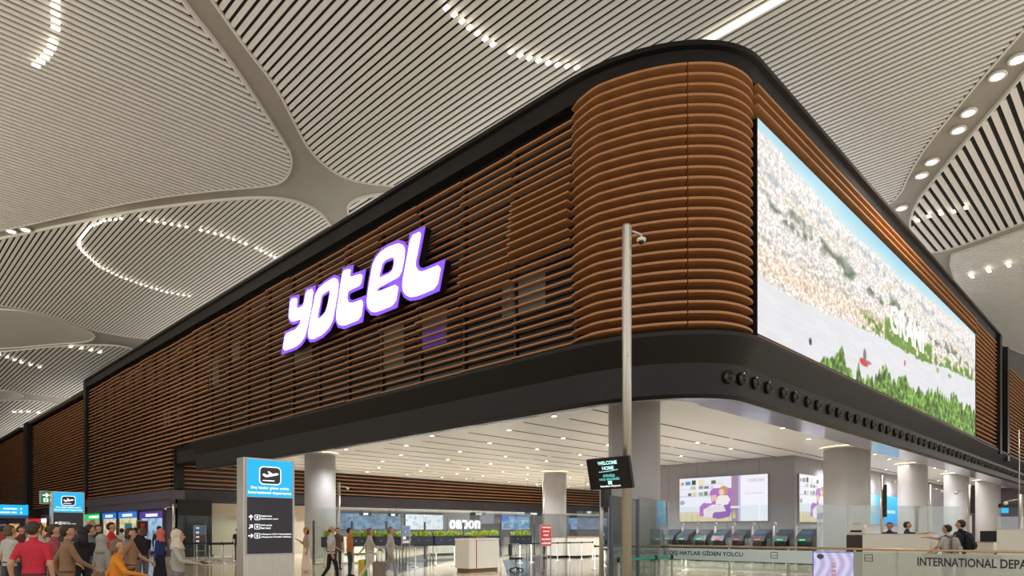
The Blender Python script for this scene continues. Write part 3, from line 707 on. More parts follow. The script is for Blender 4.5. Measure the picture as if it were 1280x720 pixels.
# ================================================================== ADVERTISEMENT LIGHTBOXES
def inpoly(U, V, pts):
    r = np.zeros_like(U, bool)
    for (x0,y0),(x1,y1) in zip(pts, pts[1:]+pts[:1]):
        c_ = ((y0>V) != (y1>V)); r ^= c_ & (U < (x1-x0)*(V-y0)/(y1-y0+1e-9)+x0)
    return r
def reading_ad(full):
    def f(U, V):
        R = np.full_like(U,232.); G = np.full_like(U,234.); B = np.full_like(U,246.)
        def put(mk, col):
            R[mk], G[mk], B[mk] = col
        s = .655 if full else 1.0
        u = U/s                     # u 0..1 over the photographic half
        put((V<.16), (226,206,170)); put((V<.16)&(((u*9)%1)<.12),(204,180,140))
        put((V<.22)&(u<.52)&(V>.16), (226,206,190))
        for v0 in (.84,.74,.58):    # shelves with framed pictures and books
            put((u<.80)&(np.abs(V-v0)<.008), (196,196,214))
        for x0, x1, y0, y1, c_ in ((.02,.09,.85,.92,(214,160,80)),(.11,.2,.85,.93,(70,140,200)),(.23,.3,.85,.95,(58,62,50)),(.36,.46,.85,.95,(236,224,180)),(.58,.66,.85,.93,(96,112,60)),(.7,.78,.85,.94,(226,226,230)),(.2,.3,.75,.81,(190,196,170)),(.36,.44,.75,.82,(150,150,140)),(.46,.54,.75,.80,(120,126,130)),(.57,.62,.75,.81,(206,204,210)),(.16,.22,.59,.66,(110,116,90)),(.24,.32,.59,.67,(214,210,170)),(.36,.44,.59,.67,(160,176,150)),(.46,.52,.59,.68,(120,124,110)),(.54,.6,.59,.66,(200,190,170))):
            put((u>x0)&(u<x1)&(V>y0)&(V<y1), c_)
        put((np.abs(u-.335)<.012)&(V>.56), (240,240,248)); put(((u-.05)/.05)**2+((V-.44)/.05)**2 < 1, (160,170,176))
        P = (176,108,198); Pd = (148,80,180)
        put(inpoly(u,V,[(.60,.35),(.56,.68),(.62,.75),(.94,.74),(.98,.68),(.92,.15),(.66,.12)]), P)
        put(inpoly(u,V,[(.38,.34),(.44,.42),(.70,.40),(.70,.30),(.48,.30),(.44,.12),(.37,.12)]), P)
        put(inpoly(u,V,[(.60,.08),(.58,.18),(.80,.22),(.78,.36),(.90,.38),(.96,.30),(.90,.10),(.72,.05)]), Pd)
        put(inpoly(u,V,[(.46,.10),(.44,.26),(.60,.38),(.80,.36),(.84,.22),(.62,.20),(.60,.08)]), (238,228,232))
        put(inpoly(u,V,[(.66,.38),(.66,.50),(.72,.58),(.86,.58),(.92,.48),(.86,.36)]), (240,230,226))
        put(((u-.78)/.062)**2+((V-.66)/.085)**2 < 1, (226,190,164)); put(((u-.80)/.075)**2+((V-.69)/.10)**2 < 1, (196,150,90))
        put(((u-.765)/.045)**2+((V-.655)/.065)**2 < 1, (236,200,176)); put(inpoly(u,V,[(.60,.44),(.58,.58),(.66,.60),(.70,.50)]), (224,190,160))
        put((u>.94)&(V<.16)&(u<1.0), (210,200,90))
        if full:
            put((U>.61)&(U<.69), (160,132,160)); put((U>.69)&(U<.715),(186,180,236)); put((U>.715), (240,240,250))
            put(inpoly(U,V,[(.62,.06),(.64,.25),(.66,.06)]), (216,204,110)); put((U>.60)&(U<.71)&(np.abs(V-.31)<.02),(246,240,240))
            put((U>.79)&(U<.96)&(np.abs(V-.885)<.035)&(((U*60)%1)<.6), (196,196,212)); put((U>.76)&(U<.96)&(np.abs(V-.60)<.012)&(((U*70)%1)<.55), (190,190,206))
        return R, G, B
    return f
a = on_x(850,652,23.05); b = on_x(960,597,23.05); wy = abs(a.y-b.y); zz0 = a.z; zz1 = on_x(850,599,23.05).z
T = thing('advertisement_lightbox', 'wide lightbox showing a woman reading in a purple armchair', 'lightbox', (23.02-.01,(a.y+b.y)/2,zz0), -H90)
raster_panel('print_face', wy, zz1-zz0, 170, 90, reading_ad(True), print_mat('ad_print', .85), T, (0,0,0)); MB().box(-wy/2-.03,wy/2+.03,.004,.1,-.03,zz1-zz0+.03).build('casing', M_steel2, T)
a = on_y(999,652,7.2); b = on_y(1034,597,7.2)
T = thing('advertisement_lightbox', 'narrow lightbox with bookshelves and purple chair beside the widest column', 'lightbox', ((a.x+b.x)/2,7.176,a.z))
raster_panel('print_face', b.x-a.x, zz1-zz0, 100, 90, reading_ad(False), print_mat('ad_print', .85), T, (0,0,0)); MB().box(-(b.x-a.x)/2-.03,(b.x-a.x)/2+.03,.004,.1,-.03,zz1-zz0+.03).build('casing', M_steel2, T)
# blue lightbox between the columns
def blue_ad(U, V):
    R = 20+190*np.clip((.35-U)/.25,0,1)*np.clip((V-.2)/.3,0,1); G = 150+60*V+60*np.clip((.3-U)/.3,0,1); B = 225+20*V
    m_ = (np.abs(V-.45)<.05)&(U>.4)&(U<.85)&(((U*22)%1)<.6); R = np.where(m_,240,R); G = np.where(m_,250,G); B = np.where(m_,255,B); return R, G, B
a = on_y(1086,655,7.2); b = on_y(1124,622,7.2)
T = thing('advertisement_lightbox', 'bright blue lightbox seen between two round columns', 'lightbox', ((a.x+b.x)/2,7.176,a.z))
raster_panel('print_face', b.x-a.x, b.z-a.z, 60, 40, blue_ad, print_mat('ad_print', .85), T, (0,0,0)); MB().box(-(b.x-a.x)/2,(b.x-a.x)/2,.004,.1,0,b.z-a.z).build('casing', M_black, T)

# ================================================================== SHOPS
def shopfront(label, x, pa, pb, ytop, ybot, sign_col, words, glow, goods=0, strength=.9):
    A = on_x(pa, ytop, x); Bp = on_x(pb, ybot, x); y0, y1 = min(A.y,Bp.y), max(A.y,Bp.y); zt = max(A.z, Bp.z)
    wz = min(zt, 2.9)
    T = thing('shopfront', label, 'shopfront', (x, (y0+y1)/2, 0), -H90); w = y1-y0
    def interior(U, V):
        n = vnoise(U,V,9,7,int(pa)+3,2); k = np.clip((n-.45)*4,0,1)
        R = glow[0]*(.75+.4*V)-goods*k*90; G = glow[1]*(.75+.4*V)-goods*k*120; B = glow[2]*(.75+.4*V)-goods*k*130
        return R, G, B
    raster_panel('lit_window', w-.2, wz-.75, 40, 24, interior, print_mat('shop_glow', strength), T, (0,-.05,.3))
    MB().box(-w/2,-w/2+.1,-.12,.3,0,wz).box(w/2-.1,w/2,-.12,.3,0,wz).box(-w/2,w/2,-.12,.3,0,.3).build('frame', M_wallp, T)
    hs = MB().box(-w/2+.1,w/2-.1,-.14,-.02,wz-.45,wz-.02).build('sign_board', sign_col, T)
    if words: bar('lit_strip', M_textl, (words*w,-.146,wz-.25), (w*.5,.01,.17), hs)
XW = .55
M_sgreen = mat('green_sign', (0,190,96), .4, emit=1.0); M_sblue = mat('blue_sign', (30,120,214), .4, emit=.8); M_sred = mat('red_sign', (210,30,40), .4, emit=.9)
M_spurple = mat('violet_sign', (90,70,190), .4, emit=.5)
shopfront('shopfront with a glowing green sign next to the far totem', XW, 104, 127, 640, 662, M_sgreen, .2, (170,160,130), .6, .6)
shopfront('narrow lit shopfront with a pale blue header beside the green sign', XW, 130, 148, 640, 662, M_sblue, .01, (236,226,190), .5)
shopfront('lit exchange shopfront with a blue and white header', XW, 150, 174, 640, 662, M_sblue, .01, (236,232,180), .4)
shopfront('bright bluish shopfront at the wing corner with a violet header', XW, 177, 206, 640, 662, M_spurple, .05, (170,214,255), .5, 1.1)
shopfront('warm lit far shopfront under a red sign', 2.0, 34, 52, 640, 660, M_sred, 0, (255,214,150), .9)
shopfront('warm lit small far shopfront beside the red one', 2.0, 53, 60, 640, 660, M_textl, 0, (255,196,130), .9)
shopfront('warm lit farthest shopfront behind the cyan direction sign', 2.0, 12, 26, 640, 660, M_wallp, 0, (255,206,150), .9)
shopfront('dim farthest shopfront past the warm ones', 2.0, 0, 10, 640, 660, M_wallp, 0, (120,110,120), .4, .6)
# corridor displays
YB = YS+8.55
def corr_box(label, pa, pb, ya, yb, f, m='ad_print', base=None):
    a = on_y(pa,yb,YB); b = on_y(pb,ya,YB)
    z0 = max(.4, a.z); z1 = min(3.1, b.z)
    T = thing('lightbox', label, 'lightbox', ((a.x+b.x)/2, YB-.1, z0)); w = b.x-a.x
    raster_panel('print_face', w, z1-z0, 50, 24, f, print_mat(m, 1.0), T, (0,-.01,0)); MB().box(-w/2-.04,w/2+.04,0,.1,-.04,z1-z0+.04).build('casing', M_black, T)
    return T, w, z1-z0
def whitebox(U, V):
    n = vnoise(U,V,8,5,3); m_ = np.clip((n-.55)*6,0,1); return 250-60*m_, 252-40*m_, 255-20*m_
def bluebox(U, V):
    t = np.clip(V*1.2-.1,0,1); n = vnoise(U,V,8,5,13); m_ = np.clip((n-.5)*6,0,1)*(V<.75)
    return 120+120*m_-60*t, 190+50*m_-20*t, 245+5*m_
def dimbox(U, V):
    n = vnoise(U,V,16,6,23); return 60+110*n, 90+110*n, 120+110*n
corr_box('glaring white lightbox at the back of the corridor', 506, 553, 641, 662, whitebox)
corr_box('blue and white lightbox at the back of the corridor near the red notice board', 626, 661, 641, 662, bluebox)
corr_box('dim bluish shop window at the back of the corridor behind the grey-shirted walkers', 424, 500, 641, 662, dimbox, 'shop_dim')
corr_box('small blue lightbox beside the round column by the large totem', 374, 381, 641, 654, bluebox)
corr_box('dim bluish shop window at the back of the corridor behind the welcome screen', 700, 757, 642, 662, dimbox, 'shop_dim')
MATS['shop_dim'].node_tree.nodes['Principled BSDF'].inputs['Emission Strength'].default_value = .7
a = on_y(562,653,YB-.2); b = on_y(601,653,YB-.2)
T = thing('channel_letters', 'row of big glowing white letters on the corridor wall', 'sign', ((a.x+b.x)/2, YB-.152, 1.75))
for i, ch in enumerate('OaDOn'):
    text('letter', ch, .9, M_lw, ((i-2)*(b.x-a.x)/5, 0, .45), FRONT, T, .06, width=(b.x-a.x)/5*.8, height=.85)
MB().box(-(b.x-a.x)/2-.1,(b.x-a.x)/2+.1,.06,.2,-.1,1.05).build('backing', M_wallg, T)

# hanging signs in the back opening
def hang_sign(px, py, w, d, label):
    p = at(px, py, d); T = thing('hanging_sign', label, 'hanging sign', (p.x,p.y,p.z))
    MB().box(-w/2,w/2,-.06,.06,-.12,.12).build('casing', M_black, T); MB().box(-w*.22,w*.18,-.066,-.06,-.08,.08).build('lit_face', M_textl, T)
    zt = (3.35 if p.y > YS else HC)-p.z
    for s_ in (-.35,.35): MB().tube((w*s_,0,.12),(w*s_,0,zt),.012,n=6).build('hanger', M_black, T)
hang_sign(491,643.5,.9,52,'short black hanging sign with a lit face before the glaring white lightbox')
hang_sign(598,642.5,1.5,52,'black hanging sign with a lit face above the big glowing letters')
hang_sign(667,642.5,1.9,52,'long black hanging sign with a lit face left of the round column')
hang_sign(736,640.5,1.2,52,'black hanging sign with a lit face behind the welcome screen pole')
hang_sign(457,642.5,1.1,54,'black hanging sign with a lit face above the dim shop window')
p = at(1268, 632, 27); T = thing('hanging_sign', 'long black hanging sign over the far white counter', 'hanging sign', tuple(p), AL-H90)
MB().box(-.6,.9,-.08,.08,-.08,.08).build('casing', M_black, T); MB().box(-.5,-.25,-.02,.05,-.30,-.10).build('blue_screen', M_cyan, T)
MB().tube((.2,0,.08),(.2,0,HC-p.z),.02).build('hanger', M_steel, T)
#PART3
# ================================================================== PASSPORT HALL FURNITURE
def podium(px, d, w, label):
    x, y = gp(px, d); T = thing('reception_podium', label, 'podium', (x,y,0))
    def plan(w, dp, r):
        out = [(-w/2,-dp/2)]
        for i in range(9):
            q = -H90+H90*i/8; out.append((w/2-r+r*math.cos(q), -dp/2+r+r*math.sin(q)))
        return out+[(w/2,dp/2),(-w/2,dp/2)]
    MB().prism(plan(w,.8,.35),.16,1.24).build('body', M_white, T); MB().prism(plan(w-.1,.7,.3),0,.16).build('plinth', M_brown, T)
    MB().prism(plan(w+.04,.84,.36),1.24,1.29).build('top', M_white, T)
    MB().box(-w/2+w*.2,-w/2+w*.2+.035,-.408,-.4,.16,1.24).build('stripe', M_red, T)
    MB().box(-.25,.3,-.1,.2,1.29,1.36).build('desk_organiser', M_brown, T)
podium(599, 25.8, 1.75, 'white rounded reception podium with a thin red stripe')
x, y = gp(645, 26.6)
T = thing('office_chair', 'black swivel chair half hidden behind the white podium', 'chair', (x,y,0), .6)
MB().box(-.24,.24,-.24,.24,.44,.52).build('seat', M_belt, T); MB().box(-.22,.22,.2,.27,.6,1.05).build('backrest', M_belt, T); MB().tube((0,0,.1),(0,0,.44),.03).build('stem', M_steel, T)
MB().box(-.03,.03,.2,.25,.45,.65).build('back_support', M_black, T)
for k in range(5):
    q = 2*math.pi*k/5; MB().tube((0,0,.12),(.28*math.cos(q),.28*math.sin(q),.06),.022).ball((.28*math.cos(q),.28*math.sin(q),.03),.03,.03,.03).build('leg', M_black, T)

def board_stand(px, d, w, z0, z1, face, label, words=(), col=M_textl, rz=0, extra=None):
    x, y = gp(px, d); T = thing('notice_stand', label, 'notice board', (x,y,0), rz)
    MB().box(-w/2,w/2,0,.03,z0,z1).build('frame', M_steel2, T); f = MB().box(-w/2+.03,w/2-.03,-.006,0,z0+.03,z1-.03).build('board', face, T)
    for s_ in (-1,1):
        MB().box(s_*w*.44-.015,s_*w*.44+.015,0,.03,.02,z0).build('leg', M_steel2, T); MB().box(s_*w*.44-.02,s_*w*.44+.02,-.22,.22,0,.02).build('foot', M_steel2, T)
    bar('crossbar', M_steel2, (0,.015,z0*.62), (w*.88,.02,.02), T)
    n = len(words)
    for i, wd in enumerate(words):
        text('lettering', wd, .1, M_textw, (0,-.008,z1-.03-(z1-z0-.06)*(i+.6)/(n+.2)), FRONT, f, .001, height=(z1-z0)/n*.42, width=min(w*.78,len(wd)*.075))
    if extra: extra(f, w, z0, z1)
board_stand(682.5, 26.8, .68, .96, 1.84, M_redb, 'red notice board with white capital lettering on steel legs', ('YURTDIŞI','ÇIKIŞ','HARÇ','PULUNUZU','ALDINIZ MI?'))
M_posterb = mat('poster_blue',(96,134,170),.5); M_posterg = mat('poster_grey',(120,116,116),.5)
def flag_poster(f, w, z0, z1):
    h = z1-z0
    bar('lower_half', M_posterg, (0,-.008,z0+h*.22), (w-.08,.003,h*.4), f)
    obj('red_disc', curve_mesh('red_disc', [[(w*.16*math.cos(2*math.pi*i/20), w*.16*math.sin(2*math.pi*i/20)) for i in range(20)]], .001, M_redb), f, loc=(0,-.009,z1-h*.35), rot=FRONT)
    cr = [(w*.09*math.cos(q), w*.09*math.sin(q)) for q in np.linspace(.6,5.7,14)]+[(w*.02+w*.07*math.cos(q), w*.07*math.sin(q)) for q in np.linspace(5.5,.8,12)]
    obj('crescent', curve_mesh('crescent', [cr], .001, M_textw), f, loc=(0,-.012,z1-h*.35), rot=FRONT)
    for sx in (-.2,.2): bar('pictogram', M_textw if sx < 0 else M_ink, (sx*w,-.011,z0+h*.34), (w*.26,.002,h*.14), f)
    bar('caption', M_textw, (0,-.011,z0+h*.12), (w*.7,.002,h*.05), f)
def list_poster(f, w, z0, z1):
    h = z1-z0
    bar('lower_half', mat('poster_brown',(92,76,66),.5), (0,-.008,z0+h*.26), (w-.08,.003,h*.46), f)
    for k, zz in enumerate((.86,.62,.38,.16)): bar('pictogram', M_textw, (-w*.2,-.011,z0+h*zz), (w*.26,.002,h*.09), f)
board_stand(507.5, 31, .5, .96, 1.82, M_posterb, 'blue and grey poster stand with a red crescent disc, before the planters', (), extra=flag_poster)
board_stand(250, 34, .62, .9, 1.86, M_posterb, 'blue and brown poster stand beside the queue posts at the shop corner', (), extra=list_poster)
board_stand(755, 20.5, .42, .98, 1.74, M_posterb, 'narrow poster stand with a red pictogram behind the steel pole', (), extra=flag_poster)
board_stand(160.5, 27, .28, .8, 1.9, mat('poster_cyan',(70,160,200),.5), 'slim cyan poster stand amid the crowd before the shops', ())
board_stand(178, 30, .5, 1.45, 2.05, mat('poster_maroon',(70,26,26),.5), 'dark maroon poster stand before the bluish shopfront', (), extra=lambda f,w,a,b: bar('emblem', M_redb, (0,-.009,(a+b)/2+.08), (w*.3,.003,.16), f))

# raised planters on legs
def planter(px0, px1, yp, label):
    A = on_y(px0,670,yp); B_ = on_y(px1,670,yp); w = B_.x-A.x
    T = thing('raised_planter', label, 'planter', ((A.x+B_.x)/2, yp, 0), group='planters dividing the passport hall')
    MB().box(-w/2,w/2,-.18,.18,.88,1.32).build('trough', M_navy, T)
    for sx in (-1,1):
        for sy in (-1,1): MB().tube((sx*(w/2-.12),sy*.13,0),(sx*(w/2-.12),sy*.13,.9),.03,n=8).build('leg', M_steel, T)
    for k in range(3): MB().tube((-w*.3+w*.3*k,-.2,1.12),(-w*.3+w*.3*k,-.18,1.12),.03,n=8).build('stud', M_steel2, T)
    r = random.Random(px0); mb = MB()
    for k in range(int(240*w/1.5)):
        bx, by = r.uniform(-w/2+.03,w/2-.03), r.uniform(-.15,.15); a = r.uniform(0,6.28); ln = r.uniform(.16,.34)*(.55+.6*abs(math.sin(bx*4.2+px0))); ou = r.uniform(.02,.2)
        ex, ey = bx+math.cos(a)*ou, by+math.sin(a)*ou; wx, wy = -math.sin(a)*.014, math.cos(a)*.014
        mx, my, mz = (bx*.6+ex*.4), (by*.6+ey*.4), 1.3+ln*.75
        mb.add([(bx-wx,by-wy,1.3),(bx+wx,by+wy,1.3),(mx+wx*1.4,my+wy*1.4,mz),(mx-wx*1.4,my-wy*1.4,mz),(ex,ey,1.3+ln*r.uniform(.7,1.1))],[(0,1,2,3),(3,2,4)])
    mb.build('foliage', M_leaf, T, kind='stuff')
for a_, b_, l_ in ((404,413,'short navy planter of green blades beside the round column by the totem'),(437,462,'navy planter of green blades behind the grey-shirted man'),(466,500,'navy planter of green blades behind the suitcase walker'),(503,538,'navy planter of green blades behind the crescent poster stand'),(541,577,'navy planter of green blades between poster stand and white podium'),(582,622,'navy planter of green blades right behind the white podium'),(640,662,'navy planter of green blades between podium and red notice board')):
    planter(a_, b_, 18.6, l_)

# glass screens
def glass_run(label, pts, z0, z1, posts=True, post_h=None, m=M_glass, post_m=M_steel, base=True, rail=False):
    P = [Vector((p[0],p[1],0)) for p in pts]; T = thing('glass_screen', label, 'glass screen', tuple(P[0]))
    for i, (a, b) in enumerate(zip(P[:-1], P[1:])):
        d = b-a; L_ = d.length; an = math.atan2(d.y, d.x); c = (a+b)/2-P[0]
        bar('glass_pane', m, (c.x,c.y,(z0+z1)/2), (L_-.06,.012,z1-z0), T, rz=an)
        if base: bar('base_channel', M_steel2, (c.x,c.y,.04), (L_-.02,.06,.08), T, rz=an)
        if rail: MB().tube(a-P[0]+Vector((0,0,z1+.02)), b-P[0]+Vector((0,0,z1+.02)), .025).build('handrail', M_steel2, T)
    if posts:
        for p in P: q = p-P[0]; bar('post', post_m, (q.x,q.y,(post_h or z1)/2), (.09,.06,post_h or z1), T)
M_gpost = mat('blue_grey_post',(84,88,100),.35,.4)
YG = 20.6
glass_run('long clear glass screen with blue-grey posts across the hall behind the planters', [(on_y(p,670,YG).x, YG) for p in (392,440,483,531,579,626,668,712)], .08, 2.65, post_h=2.05, post_m=M_gpost)
glass_run('tall glass screen behind the far round column and red notice board', [(21.5,21.2),(25.5,21.2),(29,21.2)], .08, 2.9, posts=False)
glass_run('glass screen at the shop corner left of the large totem', [(on_y(p,670,30).x,30) for p in (222,262,300)], .08, 2.4, posts=False)
e = [gp(764,15.6), gp(797,17.5), gp(838,20.4)]
glass_run('tinted glass enclosure wrapped before the thick round column', [e[0],e[1]], .08, 2.42, m=M_glass2, posts=True, post_m=M_gpost)
glass_run('clear glass pane beside the thick round column, ending at the lettered barrier', [(e[1][0]+.1,e[1][1]+.06),(4.87,3.9)], .08, 2.5, posts=False)
glass_run('glass screen in front of the electronic gates', [(12.0,y_) for y_ in (9.0,6.6,4.2,1.8)], .08, 2.6, posts=False)
glass_run('glass booth screen beside the widest column', [gp(1020,22), gp(1060,22.4), gp(1100,22.8)], .08, 2.45, posts=False)
glass_run('glass booth screen behind the officers, before the slim columns', [gp(1121,23), gp(1160,23.4), gp(1200,23.8)], .08, 2.45, posts=False)
glass_run('glass booth screen by the far white counter', [gp(1246,24), gp(1290,24.4)], .08, 2.1, posts=False)
# lettered barrier
XR = 4.95
def yr(px): return on_x(px, 690, XR).y
T = thing('glass_barrier', 'glass barrier with steel handrail and departures lettering on a frosted band', 'barrier', (XR, 4.1, 0), -H90)
def lx(px): return 4.1-yr(px)
MB().tube((0,0,1.12),(10.2,0,1.12),.028).build('handrail', mat('bronze_rail',(190,160,130),.3,.7), T)
ks = [0,lx(911),lx(985),lx(1068),lx(1121),lx(1200),10.2]
for a_, b_ in zip(ks[:-1], ks[1:]):
    bar('glass_pane', M_glass, ((a_+b_)/2,0,.55), (b_-a_-.02,.012,1.0), T)
    bar('base_channel', M_steel2, ((a_+b_)/2,0,.03), (b_-a_,.07,.06), T)
for k in ks: bar('post', M_steel, (k,.03,.55), (.05,.03,1.1), T)
M_film = mat('film_band',(216,230,234),.6)
bd = bar('frosted_band', M_film, (lx(1016)/2,-.010,.875), (lx(1016),.004,.35), T)
bar('frosted_band', frost('film_pale',(226,226,218),.42), ((lx(1068)+10.2)/2,-.010,.72), (10.2-lx(1068),.004,.66), T)
a_, b_ = lx(837), lx(929)
text('lettering', 'DIŞ HATLAR GİDEN YOLCU', .2, M_ink, ((a_+b_)/2,-.014,.905), FRONT, T, .001, width=b_-a_, height=.20)
a_ = lx(1147)
text('lettering', 'INTERNATIONAL DEPARTURES', .2, M_ink, (a_,-.014,.845), FRONT, T, .001, 'LEFT', width=(lx(1280)-lx(1147))*1.37, height=.21)
for p in (968,1086): obj('pictogram_frame', curve_mesh('pictogram_frame', [[(-.1,-.09),(.1,-.09),(.1,.09),(-.1,.09)],[(-.085,-.075),(.085,-.075),(.085,.075),(-.085,.075)]], .001, M_ink), T, loc=(lx(p),-.014,.9), rot=FRONT); bar('pictogram_line', M_ink, (lx(p),-.014,.89), (.16,.002,.012), T)
def poster(U, V):
    w_ = np.sin((U*26+2*np.sin(V*7)))*22; R = 208+w_; G = 200+w_; B = 238+w_*.5
    def put(mk, c_):
        R[mk], G[mk], B[mk] = c_
    put((U<.03)|(np.abs(V-.985)<.015), (96,70,190)); put(((U-.2)/.09)**2+((V-.86)/.07)**2 < 1, (58,54,70)); put((np.abs(U-.52)<.06)&(V>.2)&(V<.7)&(((V*9)%1)<.75), (196,150,160))
    return R, G, B
raster_panel('striped_poster', lx(1067)-lx(1016), .98, 60, 50, poster, print_mat('poster_print', .75), T, ((lx(1016)+lx(1067))/2,-.016,.06))  # poster brightness is put in as emission, not lit by a lamp

# electronic gates
def egate(px, label, lamp, scr):
    X = 18.6; p = on_x(px, 668, X)
    T = thing('passport_gate', label, 'passport gate', (X, p.y, 0), -H90, group='electronic passport gates')
    MB().box(-.28,.28,-.5,.5,.0,1.08).build('body', M_dark, T)
    MB().add([(-.34,-.6,1.08),(.34,-.6,1.08),(.34,.4,1.08),(-.34,.4,1.08),(-.34,-.42,1.34),(.34,-.42,1.34),(.34,.3,1.66),(-.34,.3,1.66)],[(3,2,1,0),(4,5,6,7),(0,1,5,4),(1,2,6,5),(2,3,7,6),(3,0,4,7)]).build('hood', mat('gate_hood',(56,58,66),.3,.3), T)
    MB().add([(-.26,-.30,1.405),(.26,-.30,1.405),(.26,.16,1.612),(-.26,.16,1.612),(-.26,-.30,1.38),(.26,-.30,1.38),(.26,.16,1.58),(-.26,.16,1.58)],[(0,1,2,3),(7,6,5,4),(0,4,5,1),(1,5,6,2),(2,6,7,3),(3,7,4,0)]).build('screen', scr, T)
    MB().box(-.13,.13,-.615,-.59,1.13,1.18).build('status_light', lamp, T)
    MB().path([(.5,.2,0),(.5,.2,1.85),(.56,.1,1.98),(.68,.0,1.98),(.74,-.06,1.86)],.028).build('camera_arm', M_steel2, T)
    MB().box(.35,.39,-.35,.35,.1,1.2).build('glass_flap', M_glass2, T)
M_go = mat('lamp_green',(30,230,140),.4,emit=1.5); M_stop = mat('lamp_red',(240,80,60),.4,emit=1.5); M_scr = mat('blue_screen',(40,84,130),.3,emit=.6); M_scrd = mat('dim_screen',(38,46,62),.3,emit=.25)
for px, lp, sc in ((841,M_go,M_scrd),(859,M_go,M_scr),(881,M_go,M_scrd),(903,M_stop,M_scr),(927,M_stop,M_scrd),(953,M_stop,M_scr),(981,M_go,M_scrd),(1009,M_go,M_scr)):
    egate(px, 'dark passport gate with a tilted %s screen and a %s lamp' % ('blue' if sc is M_scr else 'dim', 'green' if lp is M_go else 'red'), lp, sc)

# stanchions
st_base = MB().lathe([(.17,0),(.17,.02),(.04,.05),(.026,.06),(.026,.93)],16).mesh('post', M_steel); st_head = MB().lathe([(.034,.9),(.034,1.0),(.02,1.01)],12).mesh('cassette', M_belt)
def stanchion(x, y, label, group, to=None, belt=M_belt, sag=0):
    T = thing('queue_post', label, 'queue post', (x,y,0), group=group); obj('post', st_base, T); obj('cassette', st_head, T)
    if to:
        d = Vector((to[0]-x,to[1]-y,0)); bar('belt', belt, (d.x/2,d.y/2,.95), (d.length-.07,.006,.06), T, rz=math.atan2(d.y,d.x))
def queue(pts, label, group, belt=M_belt):
    for i, p in enumerate(pts): stanchion(p[0], p[1], label, group, pts[i+1] if i+1 < len(pts) else None, belt)
queue([(on_y(p,680,27.4).x,27.4) for p in (228,246,262,277,291)], 'steel queue post with black belt behind the poster stand at the shop corner', 'queue posts at the shop corner')
queue([(on_y(p,680,24.6).x,24.6) for p in (262,279,296)], 'steel queue post with black belt next to the large totem', 'queue posts by the large totem')
queue([(on_y(p,680,15.8).x,15.8) for p in (519,545,568)], 'steel queue post with black belt between poster stand and podium', 'queue posts before the planters')
queue([(on_y(p,680,15.2).x,15.2) for p in (650,664,697,712,727,741)], 'steel queue post with black belt around the red notice board', 'queue posts by the red board')
queue([(8.2,3.4),(8.2,5.4),(8.2,7.4),(8.2,9.4)], 'steel queue post with black belt in front of the passport gates', 'queue posts before the gates')
queue([(10.2,2.4),(10.2,4.4),(10.2,6.4),(10.2,8.4),(10.2,10.4)], 'steel queue post with black belt in the second row before the passport gates', 'queue posts before the gates, second row')
M_tealb = mat('teal_belt',(40,150,130),.6)
q0 = gp(773,14.6); q1 = gp(820,15.8); q2 = gp(840,16.2)
queue([q0,q1,q2], 'steel queue post with teal belt before the thick round column', 'queue posts with teal belt', M_tealb)
queue([(5.9,yr(p)+.5) for p in (1172,1210,1236,1256,1276)], 'short steel queue post standing just behind the lettered barrier', 'queue posts behind the barrier')
# booths and counters
def booth(label, px0, px1, X, zt, dp=.9, m=M_white, name='passport_booth', cat='counter'):
    A = on_x(px0,680,X); B_ = on_x(px1,680,X); w = A.y-B_.y
    T = thing(name, label, cat, (X,(A.y+B_.y)/2,0), -H90)
    MB().box(-w/2,w/2,0,.06,.1,zt).box(-w/2,-w/2+.06,.06,dp,.1,zt).box(w/2-.06,w/2,.06,dp,.1,zt).build('front_panel', m, T)
    MB().box(-w/2,w/2,.06,dp,.92,.96).build('desk_top', M_brown, T); MB().box(-w/2+.05,w/2-.05,.05,dp-.05,0,.1).build('plinth', M_dark, T)
    MB().box(-w/2+.07,w/2-.07,.07,1.9,0.0,.14).build('platform', M_dark, T) if zt < 1.5 and w > 1.5 else None
    bar('top_edge', M_steel2, (0,.03,zt+.012), (w,.08,.024), T)
    return T, w
booth('long white passport booth where officers reach out to travellers', 1078, 1162, 8.0, 1.48)
booth('white passport counter at the far side beyond the travellers', 1246, 1330, 7.2, 1.62)
booth('low white counter behind the travellers with backpacks', 1196, 1242, 9.2, 1.25)
booth('dark cabinet beside the long white booth', 1058, 1077, 8.1, 1.46, .9, mat('walnut_dark',(52,36,28),.4,0,4,.2), 'storage_cabinet', 'cabinet')
p = on_x(1070,668,8.3); T = thing('document_printer', 'white document printer standing on the dark cabinet', 'printer', (8.5,p.y,1.485), -H90)
MB().box(-.26,.26,-.2,.25,0,.2).box(-.2,.2,-.14,.2,.2,.3).build('body', M_white, T); MB().box(-.16,.16,-.205,-.2,.06,.12).build('paper_slot', M_black, T); MB().box(-.12,.12,-.14,.1,.3,.34).build('lid', M_steel2, T)
p = on_x(1168,672,8.3); T = thing('counter_monitor', 'blue-lit monitor beside the long white booth', 'monitor', (8.55,p.y+.35,.965), -H90)
MB().box(-.24,.24,-.02,.03,.12,.46).build('casing', M_black, T); MB().box(-.22,.22,-.026,-.02,.14,.44).build('screen', M_scr, T); MB().box(-.1,.1,-.02,.14,0,.02).box(-.03,.03,.0,.03,.02,.12).build('stand', M_black, T)
p = on_x(1225,660,9.0); T = thing('counter_monitor', 'small black monitor on the low white counter', 'monitor', (10.2,p.y,.965), -H90)
MB().box(-.2,.2,-.02,.03,.3,.62).build('casing', M_black, T); MB().box(-.08,.08,-.1,.12,0,.02).box(-.03,.03,0,.03,.02,.3).build('stand', M_black, T)
